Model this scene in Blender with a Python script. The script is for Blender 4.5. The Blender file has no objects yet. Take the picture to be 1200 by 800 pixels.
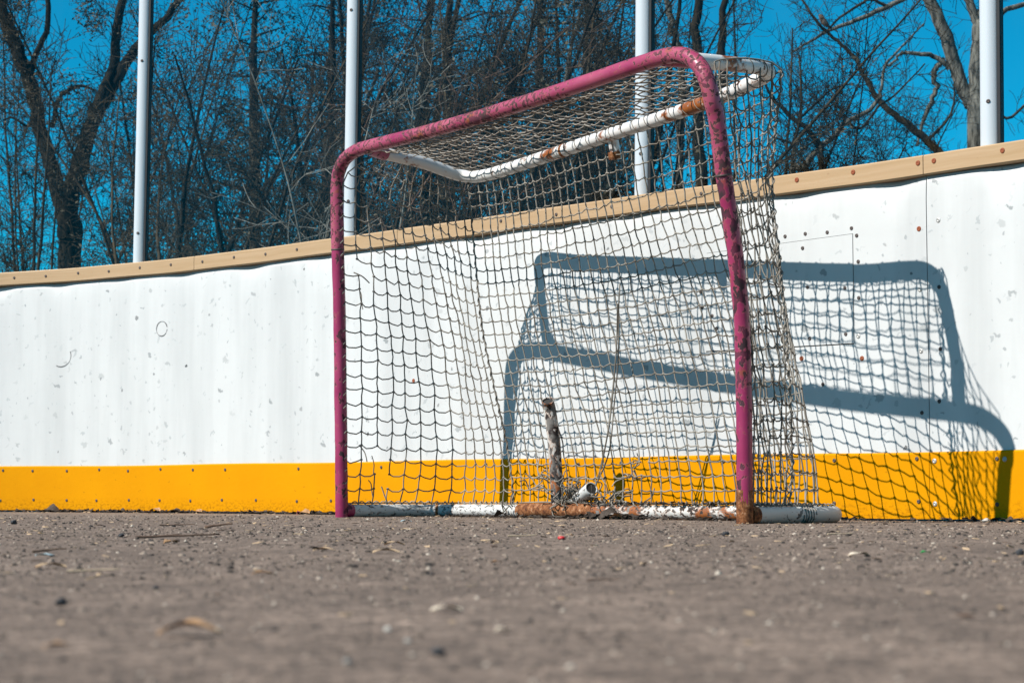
import bpy, math, random
import numpy as np
from mathutils import Vector
from mathutils import noise as mnoise

random.seed(7)
rng = np.random.default_rng(11)
scene = bpy.context.scene
COL = scene.collection

# ------------------------------------------------------------------ camera
CAM_Z, PITCH = 0.0736, 0.0745
cam_d = bpy.data.cameras.new('camera')
cam = bpy.data.objects.new('camera', cam_d)
COL.objects.link(cam)
cam.location = (0, 0, CAM_Z)
cam.rotation_euler = (math.pi / 2 + PITCH, 0, 0)
cam_d.sensor_fit = 'HORIZONTAL'
cam_d.sensor_width = 36
cam_d.lens = 72
cam_d.clip_start = 0.02
cam_d.clip_end = 2000
cam_d.dof.use_dof = True
cam_d.dof.focus_distance = 5.9
cam_d.dof.aperture_fstop = 14
scene.camera = cam

# ------------------------------------------------------------------ sky, sun, exposure
SUN_TRAVEL = Vector((0.6423, 0.3439, -0.6849))
SUN_EL = math.radians(43.2)
SUN_ROT = math.atan2(-SUN_TRAVEL.x, -SUN_TRAVEL.y)
world = bpy.data.worlds.new('World')
scene.world = world
world.use_nodes = True
wn = world.node_tree
wn.nodes.clear()
wo = wn.nodes.new('ShaderNodeOutputWorld')
bg = wn.nodes.new('ShaderNodeBackground')
sky = wn.nodes.new('ShaderNodeTexSky')
sky.sky_type = 'NISHITA'
sky.sun_disc = False
sky.sun_elevation = SUN_EL
sky.sun_rotation = SUN_ROT
sky.altitude = 800
sky.air_density = 0.8
sky.dust_density = 0.0
sky.ozone_density = 3.0
tint = wn.nodes.new('ShaderNodeMix')
tint.data_type = 'RGBA'
tint.blend_type = 'MULTIPLY'
tint.inputs[0].default_value = 1.0
tint.inputs[7].default_value = (0.03, 0.98, 1.06, 1)
wn.links.new(sky.outputs[0], tint.inputs[6])
wn.links.new(tint.outputs[2], bg.inputs[0])
bg.inputs[1].default_value = 0.076
wn.links.new(bg.outputs[0], wo.inputs[0])

sun_d = bpy.data.lights.new('sun', 'SUN')
sun_d.energy = 5.0
sun_d.angle = math.radians(0.4)
sun_d.color = (1.0, 0.965, 0.91)
sun = bpy.data.objects.new('sun', sun_d)
COL.objects.link(sun)
sun.rotation_euler = SUN_TRAVEL.to_track_quat('-Z', 'Y').to_euler()
sun.location = (-4, -3, 6)

scene.render.engine = 'CYCLES'
scene.view_settings.view_transform = 'Standard'
scene.view_settings.look = 'None'
scene.view_settings.exposure = 0.75
scene.view_settings.gamma = 1.0
scene.view_settings.use_curve_mapping = False
scene.cycles.transparent_max_bounces = 16
scene.render.resolution_x = 1024
scene.render.resolution_y = 682


# ------------------------------------------------------------------ materials
class NT:
    def __init__(self, name):
        self.m = bpy.data.materials.new(name)
        self.m.use_nodes = True
        self.t = self.m.node_tree
        self.t.nodes.clear()
        self.out = self.n('ShaderNodeOutputMaterial')
        self.b = self.n('ShaderNodeBsdfPrincipled')
        self.l(self.b.outputs[0], self.out.inputs[0])

    def n(self, kind, **kw):
        nd = self.t.nodes.new(kind)
        for k, v in kw.items():
            setattr(nd, k, v)
        return nd

    def l(self, a, b):
        self.t.links.new(a, b)

    def coord(self, kind='Object', scale=(1, 1, 1), rot=(0, 0, 0), warp=0.0, warp_scale=5.0):
        c = self.n('ShaderNodeTexCoord')
        mp = self.n('ShaderNodeMapping')
        mp.inputs['Scale'].default_value = scale
        mp.inputs['Rotation'].default_value = rot
        src = c.outputs[kind]
        if warp:
            nz = self.n('ShaderNodeTexNoise')
            nz.inputs['Scale'].default_value = warp_scale
            nz.inputs['Detail'].default_value = 3
            self.l(src, nz.inputs['Vector'])
            s = self.n('ShaderNodeVectorMath', operation='SUBTRACT')
            s.inputs[1].default_value = (.5, .5, .5)
            self.l(nz.outputs['Color'], s.inputs[0])
            m = self.n('ShaderNodeVectorMath', operation='SCALE')
            m.inputs['Scale'].default_value = warp
            self.l(s.outputs[0], m.inputs[0])
            a = self.n('ShaderNodeVectorMath', operation='ADD')
            self.l(src, a.inputs[0])
            self.l(m.outputs[0], a.inputs[1])
            src = a.outputs[0]
        self.l(src, mp.inputs['Vector'])
        return mp.outputs[0]

    def noise(self, vec, scale, detail=4, rough=.55):
        nz = self.n('ShaderNodeTexNoise')
        nz.inputs['Scale'].default_value = scale
        nz.inputs['Detail'].default_value = detail
        nz.inputs['Roughness'].default_value = rough
        self.l(vec, nz.inputs['Vector'])
        return nz.outputs['Fac']

    def ramp(self, fac, stops):
        r = self.n('ShaderNodeValToRGB')
        el = r.color_ramp.elements
        while len(el) < len(stops):
            el.new(.5)
        for e, (p, c) in zip(el, stops):
            e.position = p
            e.color = (c, c, c, 1) if isinstance(c, (int, float)) else (*c, 1)
        self.l(fac, r.inputs[0])
        return r.outputs[0]

    def mix(self, fac, a, b, mode='MIX'):
        m = self.n('ShaderNodeMix', data_type='RGBA', blend_type=mode)
        for s, v in ((m.inputs[0], fac), (m.inputs[6], a), (m.inputs[7], b)):
            if isinstance(v, (int, float)):
                s.default_value = v
            elif isinstance(v, tuple):
                s.default_value = (*v, 1)
            else:
                self.l(v, s)
        return m.outputs[2]

    def math(self, op, a, b=0.0):
        m = self.n('ShaderNodeMath', operation=op)
        for s, v in ((m.inputs[0], a), (m.inputs[1], b)):
            if isinstance(v, (int, float)):
                s.default_value = v
            else:
                self.l(v, s)
        return m.outputs[0]

    def bump(self, h, strength=.3, dist=.002):
        bp = self.n('ShaderNodeBump')
        bp.inputs['Strength'].default_value = strength
        bp.inputs['Distance'].default_value = dist
        self.l(h, bp.inputs['Height'])
        self.l(bp.outputs[0], self.b.inputs['Normal'])

    def set(self, color=None, rough=None, metal=None, spec=None):
        for key, v in (('Base Color', color), ('Roughness', rough), ('Metallic', metal), ('Specular IOR Level', spec)):
            if v is None:
                continue
            if isinstance(v, (int, float)):
                self.b.inputs[key].default_value = v
            elif isinstance(v, tuple):
                self.b.inputs[key].default_value = (*v, 1)
            else:
                self.l(v, self.b.inputs[key])
        return self.m


def mat_simple(name, c, rough=.7, metal=0, var=.15, scale=30, spec=.3):
    t = NT(name)
    f = t.noise(t.coord(), scale, 4)
    lo = tuple(x * (1 - var) for x in c)
    hi = tuple(min(1, x * (1 + var)) for x in c)
    return t.set(t.ramp(f, [(.3, lo), (.7, hi)]), rough, metal, spec)


def mat_asphalt():
    t = NT('asphalt')
    v = t.coord()
    big = t.noise(v, 1.3, 5, .6)
    mid = t.noise(v, 14, 5, .65)
    base = t.mix(t.ramp(big, [(.3, 0), (.7, 1)]), (0.1397, 0.0997, 0.0750), (0.2049, 0.1499, 0.1150))
    base = t.mix(t.ramp(mid, [(.35, 0), (.65, .55)]), base, (0.1782, 0.1297, 0.0986))
    vor = t.n('ShaderNodeTexVoronoi')
    vor.inputs['Scale'].default_value = 170
    t.l(v, vor.inputs['Vector'])
    grit = t.ramp(vor.outputs['Color'], [(0, .3), (.5, .85), (.85, 1.3), (1, 2.1)])
    base = t.mix(.8, base, grit, 'MULTIPLY')
    vo2 = t.n('ShaderNodeTexVoronoi')
    vo2.inputs['Scale'].default_value = 62
    t.l(t.coord('Object', (1, 1, 1), (0, 0, .5), .02, 30), vo2.inputs['Vector'])
    base = t.mix(.7, base, t.ramp(vo2.outputs['Color'], [(0, .32), (.4, .86), (.8, 1.15), (1, 1.9)]), 'MULTIPLY')
    blot = t.noise(v, 5.5, 4, .6)
    base = t.mix(.8, base, t.ramp(blot, [(.3, .66), (.7, 1.16)]), 'MULTIPLY')
    fine = t.noise(v, 420, 2)
    h = t.math('ADD', t.math('MULTIPLY', t.ramp(vor.outputs['Distance'], [(0, 1), (.7, 0)]), .7), t.math('MULTIPLY', fine, .4))
    t.bump(h, .9, .0022)
    return t.set(base, .88, 0, .25)


def mat_panel():
    t = NT('white_board_plastic')
    uv = t.coord('UV')
    # long vertical grime streaks
    st = t.noise(t.coord('UV', (5, .5, 1)), 1.0, 5, .6)
    cloud = t.noise(uv, 2.2, 5, .6)
    base = t.mix(t.ramp(st, [(.42, 0), (.72, .75)]), (.468, .466, .456), (.3432, .3432, .3368))
    base = t.mix(t.ramp(cloud, [(.5, 0), (.75, .35)]), base, (.3872, .3872, .3808))
    # ball and stick scuffs: random cells hold one irregular mark
    def marks(scale, sz, keep, col, base, warp, seed, an, amt):
        vec = t.coord('UV', (1, 1, 1), (0, 0, seed), warp, 45)
        m2 = t.n('ShaderNodeMapping')
        m2.inputs['Scale'].default_value = (scale, scale * an, 1)
        m2.inputs['Location'].default_value = (seed * 3.1, seed * 1.7, 0)
        t.l(vec, m2.inputs['Vector'])
        vo = t.n('ShaderNodeTexVoronoi', voronoi_dimensions='2D')
        vo.inputs['Scale'].default_value = 1
        t.l(m2.outputs[0], vo.inputs['Vector'])
        sep = t.n('ShaderNodeSeparateColor')
        t.l(vo.outputs['Color'], sep.inputs[0])
        size = t.math('MULTIPLY', t.math('POWER', sep.outputs[1], 1.6), sz)
        near = t.ramp(t.math('SUBTRACT', size, vo.outputs['Distance']), [(0, 0), (sz * .22, 1)])
        pick = t.math('MULTIPLY', t.math('LESS_THAN', sep.outputs[0], keep), t.math('ADD', t.math('MULTIPLY', sep.outputs[2], .8), .2))
        f = t.math('MULTIPLY', near, pick)
        return t.mix(t.math('MULTIPLY', f, amt), base, col)
    base = marks(9, .19, .52, (.16, .17, .17), base, .045, .35, 1.9, .75)
    base = marks(15, .22, .42, (.30, .31, .31), base, .05, -.7, 2.6, .8)
    base = marks(7, .075, .40, (.05, .05, .05), base, .02, 2.2, 1.1, 1.0)
    base = marks(24, .20, .40, (.25, .26, .26), base, .03, 1.2, 1.4, .8)
    # faint scratches
    scv = t.coord('UV', (60, 3, 1), (0, 0, .5), .25, 2.5)
    sc = t.ramp(t.noise(scv, 1, 1), [(.755, 0), (.775, .45)])
    base = t.mix(sc, base, (.42, .42, .42))
    t.bump(t.noise(uv, 7, 4), .15, .01)
    return t.set(base, .48, 0, .35)


def mat_kick():
    t = NT('yellow_kick_plastic')
    uv = t.coord('UV')
    base = t.mix(t.ramp(t.noise(uv, 3, 4), [(.35, 0), (.7, 1)]), (.4875, .192, 0.0), (.5354, .219, 0.0))
    sep = t.n('ShaderNodeSeparateXYZ')
    t.l(uv, sep.inputs[0])
    low = t.ramp(sep.outputs[1], [(.02, 1), (.065, .0)])
    dirt = t.ramp(t.noise(t.coord('UV', (60, 110, 1)), 1, 6, .75), [(.48, 0), (.62, .8)])
    base = t.mix(t.math('MULTIPLY', t.math('MULTIPLY', low, dirt), .9), base, (.1727, .0667, .0016))
    mark = t.ramp(t.noise(t.coord('UV', (30, 60, 1), (0, 0, .4)), 1, 4, .6), [(.66, 0), (.70, .5)])
    base = t.mix(mark, base, (.2355, .0981, .0039))
    t.bump(t.noise(uv, 60, 4), .25, .002)
    return t.set(base, .7, 0, .05)


def mat_cap():
    t = NT('tan_cap_plastic')
    uv = t.coord('UV')
    g = t.noise(t.coord('UV', (2.5, 60, 1), (0, 0, 0), .02, 6), 1, 5, .6)
    base = t.mix(t.ramp(g, [(.3, 0), (.7, 1)]), (.3093, .1994, .1021), (.369, .2496, .146))
    sp = t.ramp(t.noise(t.coord('UV', (35, 80, 1)), 1, 3, .6), [(.69, 0), (.72, .7)])
    base = t.mix(sp, base, (.25, .15, .08))
    t.bump(g, .2, .003)
    return t.set(base, .5, 0, .3)


def mat_paint(name, paint_a, paint_b, chip_amt=.5, rust_amt=.3, chip_col=(.022, .014, .014), stretch=(1, 1, 1), rough=.38, scale=26, patchy=.5):
    """worn paint: fading, dark chips and orange rust halos"""
    t = NT(name)
    v = t.coord('Object')
    base = t.mix(t.ramp(t.noise(v, 6, 5, .6), [(.35, 0), (.65, 1)]), paint_a, paint_b)
    vc = t.coord('Object', stretch, (0.3, 0.2, 0), .03, 22)
    chipf = t.noise(vc, scale, 3, .5)
    patch = t.noise(v, 3.1, 2)
    chipf = t.math('ADD', chipf, t.math('MULTIPLY', t.math('SUBTRACT', patch, .5), patchy))
    th = .70 - .22 * chip_amt
    chips = t.ramp(chipf, [(th, 0), (th + .018, 1)])
    halo = t.ramp(chipf, [(th - .05, 0), (th, .55)])
    rustn = t.noise(v, 9, 5, .65)
    rth = .74 - .25 * rust_amt
    rust = t.ramp(t.math('ADD', rustn, t.math('MULTIPLY', t.math('SUBTRACT', patch, .5), .6)), [(rth, 0), (rth + .06, 1)])
    rcol = t.mix(t.noise(v, 70, 3), (.30, .09, .012), (.10, .026, .010))
    base = t.mix(t.math('MULTIPLY', halo, min(1, rust_amt * 1.3)), base, (.36, .15, .06))
    base = t.mix(t.math('MULTIPLY', rust, min(1, rust_amt * 2)), base, rcol)
    worn = tuple(.35 * c + .65 * k for c, k in zip(paint_a, chip_col))
    base = t.mix(chips, base, t.mix(t.ramp(t.noise(v, 31, 3), [(.42, 0), (.58, 1)]), chip_col, worn))
    t.bump(t.math('SUBTRACT', t.math('MULTIPLY', t.noise(v, 14, 4), 1.2), chips), .45, .0015)
    r = t.math('ADD', t.math('MULTIPLY', chips, .4), rough)
    return t.set(base, r, 0, .45)


def mat_rust():
    t = NT('flaking_rust')
    v = t.coord()
    f = t.noise(v, 62, 6, .8)
    base = t.ramp(f, [(.30, (.018, .0086, .0065)), (.43, (.0936, .0324, .013)), (.55, (.216, .0828, .0288)), (.64, (.3312, .1872, .108)), (.74, (.432, .3312, .2592))])
    t.bump(f, .8, .004)
    return t.set(base, .85, 0, .2)


def mat_cord():
    t = NT('net_cord')
    v = t.coord()
    base = t.mix(t.ramp(t.noise(v, 9, 4), [(.35, 0), (.65, 1)]), (.1061, .0905, .0733), (.2621, .2371, .2028))
    return t.set(base, .9, 0, .1)


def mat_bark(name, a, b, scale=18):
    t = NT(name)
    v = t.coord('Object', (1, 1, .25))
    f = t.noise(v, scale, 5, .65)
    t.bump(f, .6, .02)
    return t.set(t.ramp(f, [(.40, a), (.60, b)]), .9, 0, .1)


def mat_glass():
    t = NT('rink_glass')
    tr = t.n('ShaderNodeBsdfTransparent')
    tr.inputs[0].default_value = (.90, .955, .965, 1)
    gl = t.n('ShaderNodeBsdfGlossy')
    gl.inputs['Roughness'].default_value = .03
    df = t.n('ShaderNodeBsdfDiffuse')
    df.inputs[0].default_value = (.5, .55, .55, 1)
    lw = t.n('ShaderNodeLayerWeight')          # Schlick reflectance, the same from both sides of the pane
    lw.inputs['Blend'].default_value = .5
    fr = t.math('ADD', t.math('MULTIPLY', t.math('POWER', lw.outputs['Facing'], 5), .95), .008)
    m1 = t.n('ShaderNodeMixShader')
    t.l(fr, m1.inputs[0])
    t.l(tr.outputs[0], m1.inputs[1])
    t.l(gl.outputs[0], m1.inputs[2])
    m2 = t.n('ShaderNodeMixShader')
    haze = t.ramp(t.noise(t.coord('UV', (3, .8, 1)), 2.5, 5, .6), [(.45, .0), (.8, .006)])
    t.l(haze, m2.inputs[0])
    t.l(m1.outputs[0], m2.inputs[1])
    t.l(df.outputs[0], m2.inputs[2])
    t.l(m2.outputs[0], t.out.inputs[0])
    return t.m


M = dict(
    pink_worn=mat_paint('scuffed_pink_paint', (.215, .012, .060), (.32, .062, .105), .74, .42, (.045, .016, .018), (1, 1, 1), .4, 80),
    asphalt=mat_asphalt(), panel=mat_panel(), kick=mat_kick(), cap=mat_cap(),
    pink=mat_paint('worn_pink_paint', (.205, .010, .058), (.265, .026, .080), .62, .30, (.026, .008, .012), (1, 1, .6), .38, 52, .35),
    white_pipe=mat_paint('worn_white_paint', (.4976, .4904, .4704), (.5376, .5312, .5176), .20, .84, (.06, .022, .012), (1, 1, 1), .4, 40),
    base_pipe=mat_paint('flaking_white_paint', (.4064, .4, .3808), (.4984, .492, .472), .52, .26, (.025, .022, .022), (1, 1, 2.2), .6, 70, .2),
    stub_pipe=mat_paint('chipped_stub_paint', (.3584, .3328, .3008), (.4352, .416, .384), .95, .66, (.022, .014, .012), (1, 1, .6), .6, 58, .3),
    rust=mat_rust(), cord=mat_cord(),
    rusty_pipe=mat_paint('rust_eaten_white_paint', (.384, .3648, .3328), (.4608, .4416, .4096), .80, .92, (.03, .02, .016), (1, 1, 2), .6, 60, .3),
    spotted_pipe=mat_paint('spotted_white_paint', (.3968, .384, .352), (.4608, .448, .4224), .26, .12, (.03, .026, .025), (1, 1, 1), .5, 75),
    gap=mat_simple('gap_dirt_and_shade', (.03, .028, .026), .95),  # dirt in the patch joint, painted shade in pipe bores and behind seams
    screw=mat_simple('dark_screw', (.07, .055, .05), .6, .3),
    rust_screw=mat_simple('rusty_screw', (.22, .06, .025), .8, .1),
    bright_screw=mat_simple('bright_screw', (.35, .34, .32), .5, .6),
    alu=NT('white_aluminium').set((.49, .495, .50), .24, .1, .8),
    rubber=mat_simple('black_rubber', (.012, .012, .013), .6),
    glass=mat_glass(),
    scuff=mat_simple('scuff_rubber', (.13, .13, .13), .9),
    bark_shaded=mat_bark('shaded_dark_bark', (0.0055, 0.0048, 0.0030), (0.0250, 0.0171, 0.0102)),  # dark bark with the shade of neighbouring trees put into its colour
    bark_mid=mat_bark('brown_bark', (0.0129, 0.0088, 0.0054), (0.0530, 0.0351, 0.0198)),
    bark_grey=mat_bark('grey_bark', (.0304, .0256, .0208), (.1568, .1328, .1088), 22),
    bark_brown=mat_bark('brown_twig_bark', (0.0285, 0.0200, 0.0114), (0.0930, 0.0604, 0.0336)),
    bark_sunlit=mat_bark('sunlit_twig_bark', (.1224, .1048, .0864), (.2592, .2232, .1872), 20),  # sunlight on the front twigs is put into this paler colour
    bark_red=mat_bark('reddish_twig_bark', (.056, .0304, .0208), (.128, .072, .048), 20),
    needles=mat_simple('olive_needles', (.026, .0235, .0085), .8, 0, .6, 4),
    old_leaves=mat_simple('old_brown_leaves', (.068, .0496, .0288), .85, 0, .5, 5),
    leaf_tan=mat_simple('tan_dead_leaf', (.44, .304, .184), .8, 0, .3, 90),
    leaf_brown=mat_simple('brown_dead_leaf', (.33, .19, .095), .8, 0, .4, 90),
    leaf_dark=mat_simple('dark_dead_leaf', (.044, .032, .024), .85, 0, .5, 90),
    leaf_pale=mat_simple('pale_dead_leaf', (.576, .48, .368), .8, 0, .2, 90),
    leaf_red=mat_simple('red_dead_leaf', (.176, .032, .024), .8, 0, .4, 90),
    twig=mat_simple('dry_twig', (.08, .048, .032), .9, 0, .4, 90),
    twig_pale=mat_simple('pale_dry_twig', (.336, .256, .176), .9, 0, .3, 90),
    stone_dark=mat_simple('dark_stone', (.036, .036, .0384), .8, 0, .4, 120),
    stone_pale=mat_simple('pale_stone', (.368, .336, .296), .8, 0, .3, 120),
    red_plastic=mat_simple('red_plastic', (.44, .024, .024), .4),
    green_plastic=mat_simple('green_plastic', (.016, .36, .08), .4),
    shard=mat_simple('pale_blue_plastic', (.336, .44, .464), .25),
    bird_body=mat_simple('bird_feathers', (.13, .075, .05), .9, 0, .4, 60),
    bird_dark=mat_simple('dark_feathers', (.045, .04, .036), .9),
)
def mat_grit():
    t = NT('loose_grit')
    a = t.n('ShaderNodeAttribute', attribute_name='shade')
    return t.set(t.ramp(a.outputs['Fac'], [(0, (.0275, .0236, .0212)), (.3, (.0832, .0628, .0495)), (.7, (.1609, .1217, .0966)), (.93, (.2496, .1963, .1546)), (1, (.3807, .3273, .2677))]), .85, 0, .2)
M['grit'] = mat_grit()


# ------------------------------------------------------------------ mesh helpers
class MB:
    """collects vertices and faces and links them as one mesh object"""
    def __init__(self):
        self.v, self.f, self.uv, self.n = [], [], None, 0

    def add(self, verts, faces):
        o = self.n
        self.v.extend([tuple(map(float, q)) for q in verts])
        self.f.extend([tuple(i + o for i in q) for q in faces])
        self.n += len(verts)

    def tube(self, pts, rad, k=8, caps=True, wob=None):
        P = np.asarray(pts, float)
        n = len(P)
        R = np.full(n, rad, float) if np.isscalar(rad) else np.asarray(rad, float)
        T = np.empty_like(P)
        T[1:-1] = P[2:] - P[:-2]
        T[0] = P[1] - P[0]
        T[-1] = P[-1] - P[-2]
        T /= np.linalg.norm(T, axis=1)[:, None] + 1e-12
        a = np.array([0, 0, 1.]) if abs(T[0][2]) < .9 else np.array([1., 0, 0])
        U = np.empty_like(P)
        u = a - T[0] * (a @ T[0])
        for i in range(n):
            u = u - T[i] * (u @ T[i])
            u = u / (np.linalg.norm(u) + 1e-12)
            U[i] = u
        W = np.cross(T, U)
        ang = np.arange(k) * 2 * math.pi / k
        c, s = np.cos(ang), np.sin(ang)
        RR = R[:, None] * np.ones((1, k))
        if wob is not None:
            RR = RR * wob(n, k)
        V = P[:, None, :] + RR[:, :, None] * (U[:, None, :] * c[None, :, None] + W[:, None, :] * s[None, :, None])
        o = self.n
        self.v.extend(map(tuple, V.reshape(-1, 3).tolist()))
        for i in range(n - 1):
            b = o + i * k
            for j in range(k):
                j2 = (j + 1) % k
                self.f.append((b + j, b + j2, b + k + j2, b + k + j))
        self.n += n * k
        if caps and k > 4:
            for ring_, rev in ((V[0], True), (V[-1], False)):
                q = tuple(self.n + j for j in range(k))
                self.v.extend(map(tuple, ring_.tolist()))
                self.f.append(q[::-1] if rev else q)
                self.n += k

    def box(self, c, ax, ay, az):
        c, ax, ay, az = (np.asarray(q, float) for q in (c, ax, ay, az))
        vs = [c + sx * ax + sy * ay + sz * az for sx in (-1, 1) for sy in (-1, 1) for sz in (-1, 1)]
        self.add(vs, [(0, 1, 3, 2), (4, 6, 7, 5), (0, 4, 5, 1), (2, 3, 7, 6), (0, 2, 6, 4), (1, 5, 7, 3)])

    def build(self, name, mat, parent=None, smooth=True, origin=None):
        me = bpy.data.meshes.new(name)
        v = self.v
        if origin is not None:
            v = (np.asarray(v) - np.asarray(origin)).tolist()
        me.from_pydata(v, [], self.f)
        if smooth:
            me.polygons.foreach_set('use_smooth', [len(q) <= 4 for q in self.f])
        if self.uv is not None:
            lay = me.uv_layers.new(name='UVMap')
            idx = np.empty(len(me.loops), int)
            me.loops.foreach_get('vertex_index', idx)
            lay.data.foreach_set('uv', np.asarray(self.uv, float)[idx].ravel())
        me.materials.append(mat)
        me.update()
        return link(name, me, parent)


def link(name, me, parent=None, loc=None):
    o = bpy.data.objects.new(name, me)
    COL.objects.link(o)
    if parent is not None:
        o.parent = parent
        if me is not None and loc is None:
            o.location = -Vector(parent.location)      # meshes are written in world coordinates
    if loc is not None:
        o.location = loc
    return o


def tag(o, label=None, cat=None, group=None, kind=None):
    if label: o['label'] = label
    if cat: o['category'] = cat
    if group: o['group'] = group
    if kind: o['kind'] = kind
    return o


def thing(name, label, cat, loc=(0, 0, 0), group=None):
    o = bpy.data.objects.new(name, None)
    o.empty_display_size = .1
    COL.objects.link(o)
    o.location = loc
    return tag(o, label, cat, group)


def smooth_path(pts, per=6):
    P = np.asarray(pts, float)
    P = np.vstack([2 * P[0] - P[1], P, 2 * P[-1] - P[-2]])
    out = []
    for i in range(1, len(P) - 2):
        p0, p1, p2, p3 = P[i - 1:i + 3]
        for t in np.arange(per) / per:
            out.append(.5 * ((2 * p1) + (-p0 + p2) * t + (2 * p0 - 5 * p1 + 4 * p2 - p3) * t * t + (-p0 + 3 * p1 - 3 * p2 + p3) * t ** 3))
    out.append(P[-2])
    return np.array(out)


# ------------------------------------------------------------------ ground
g = MB()
g.add([(-600, -600, 0), (600, -600, 0), (600, 600, 0), (-600, 600, 0)], [(0, 1, 2, 3)])
tag(g.build('ground', M['asphalt'], smooth=False), kind='structure')

# ------------------------------------------------------------------ rink boards: plan curve of the wall face
WPTS = [(-2.403, 8.827), (-2.204, 8.768), (-1.998, 8.673), (-1.791, 8.551), (-1.585, 8.406), (-1.382, 8.247), (-1.185, 8.078),
        (-.994, 7.903), (-.81, 7.727), (-.633, 7.552), (-.464, 7.38), (-.303, 7.213), (-.148, 7.053), (0, 6.899), (.142, 6.751),
        (.278, 6.611), (.408, 6.477), (.533, 6.349), (.654, 6.226), (.77, 6.109), (.882, 5.995), (.99, 5.885), (1.093, 5.776),
        (1.193, 5.669), (1.287, 5.562), (1.378, 5.455), (1.463, 5.346)]
left = []
a0 = math.atan2(WPTS[0][1] - WPTS[1][1], WPTS[0][0] - WPTS[1][0])
x, y = WPTS[0]
for i in range(16):
    a0 += .25 / 6.0
    x += .25 * math.cos(a0)
    y += .25 * math.sin(a0)
    left.append((x, y))
right = []
d = np.array(WPTS[-1]) - np.array(WPTS[-2])
d /= np.linalg.norm(d)
for i in range(16):
    right.append(tuple(np.array(WPTS[-1]) + d * .25 * (i + 1)))
WALL = smooth_path([(*q, 0) for q in left[::-1] + WPTS + right], 4)[:, :2]
WS = np.r_[0, np.cumsum(np.linalg.norm(np.diff(WALL, axis=0), axis=1))]
i0 = int(np.argmin(np.linalg.norm(WALL - np.array([-2.204, 8.768]), axis=1)))
WS -= WS[i0]
S_MIN, S_MAX = WS[0] + .01, WS[-1] - .01


def wp(s, z, off=0.0):
    """point of the wall at run s, height z, off metres in front of the face"""
    px = np.interp(s, WS, WALL[:, 0])
    py = np.interp(s, WS, WALL[:, 1])
    e = .05
    tx = np.interp(s + e, WS, WALL[:, 0]) - np.interp(s - e, WS, WALL[:, 0])
    ty = np.interp(s + e, WS, WALL[:, 1]) - np.interp(s - e, WS, WALL[:, 1])
    L = math.hypot(tx, ty)
    tx, ty = tx / L, ty / L
    return np.array([px + ty * off, py - tx * off, z])


def wt(s):
    q = wp(s + .03, 0) - wp(s - .03, 0)
    return q / np.linalg.norm(q)


def wnrm(s):
    t = wt(s)
    return np.array([t[1], -t[0], 0])


H = 1.0232
SEAMS = [-3.5, -1.3, 1.133, 2.327, 4.577, 6.9]
EDGES = [S_MIN] + [s for s in SEAMS if S_MIN + .1 < s < S_MAX - .1] + [S_MAX]
boards = thing('rink_boards', 'curved white rink wall with yellow kick plate and tan cap rail', 'wall', wp(2.5, 0))


def sweep(s0, s1, prof_fn, nseg, name, mat, parent, smooth=False):
    """closed cross-section (off, z) swept along the wall, with end caps; uv in metres along run and height"""
    mb = MB()
    mb.uv = []
    ss = np.linspace(s0, s1, nseg + 1)
    k = None
    for s in ss:
        pr = prof_fn(s)
        k = len(pr)
        mb.v.extend([tuple(wp(s, z, o)) for o, z in pr])
        mb.uv.extend([(s, z + .5 * min(0, o)) for o, z in pr])
    for i in range(nseg):
        for j in range(k):
            j2 = (j + 1) % k
            mb.f.append((i * k + j, (i + 1) * k + j, (i + 1) * k + j2, i * k + j2))
    for e0, rev in ((0, False), (nseg * k, True)):
        q = tuple(len(mb.v) + j for j in range(k))
        mb.v.extend(mb.v[e0:e0 + k])
        mb.uv.extend(mb.uv[e0:e0 + k])
        mb.f.append(q[::-1] if rev else q)
    mb.n = len(mb.v)
    return mb.build(name, mat, parent, smooth)


def buckle(s):
    w = .5 + .5 * math.sin(s * 16.5 + 1.6 * math.sin(s * 1.7) - 4.6)
    w2 = .5 + .5 * math.sin(s * 4.1 + 2.0)
    return .004 + .015 * (w ** 3) * (.35 + .65 * w2)


def panel_prof(s):
    b = buckle(s)
    w = .0025 * math.sin(s * 2.7)
    return [(0, .02), (0, .17), (w * .5, .4), (w, .65), (w * .5, .82), (-b * .05, .90), (-b * .5, .945), (-b, .9642), (-.05, .9642), (-.05, .02)]


def face(s, z):
    """offset of the panel face at run s, height z"""
    pr = panel_prof(s)[:8]
    return float(np.interp(z, [q[1] for q in pr], [q[0] for q in pr]))


def cap_prof(s):
    w = .0012 * math.sin(s * 4.1) + .0008 * math.sin(s * 11)
    c = .004
    zt, zb = H + w * .6, .9655 + w
    f = .012
    return [(f - c, zb), (f, zb + c), (f, zt - c), (f - c, zt), (-.11 + c, zt), (-.11, zt - c), (-.11, zb)]


def kick_prof(s):
    w = .0015 * math.sin(s * 5.0 + 1)
    return [(.0012, .007), (.0085, .007 + w), (.0085, .1875 + w), (.0045, .1925 + w), (.0012, .1925 + w)]


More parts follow.
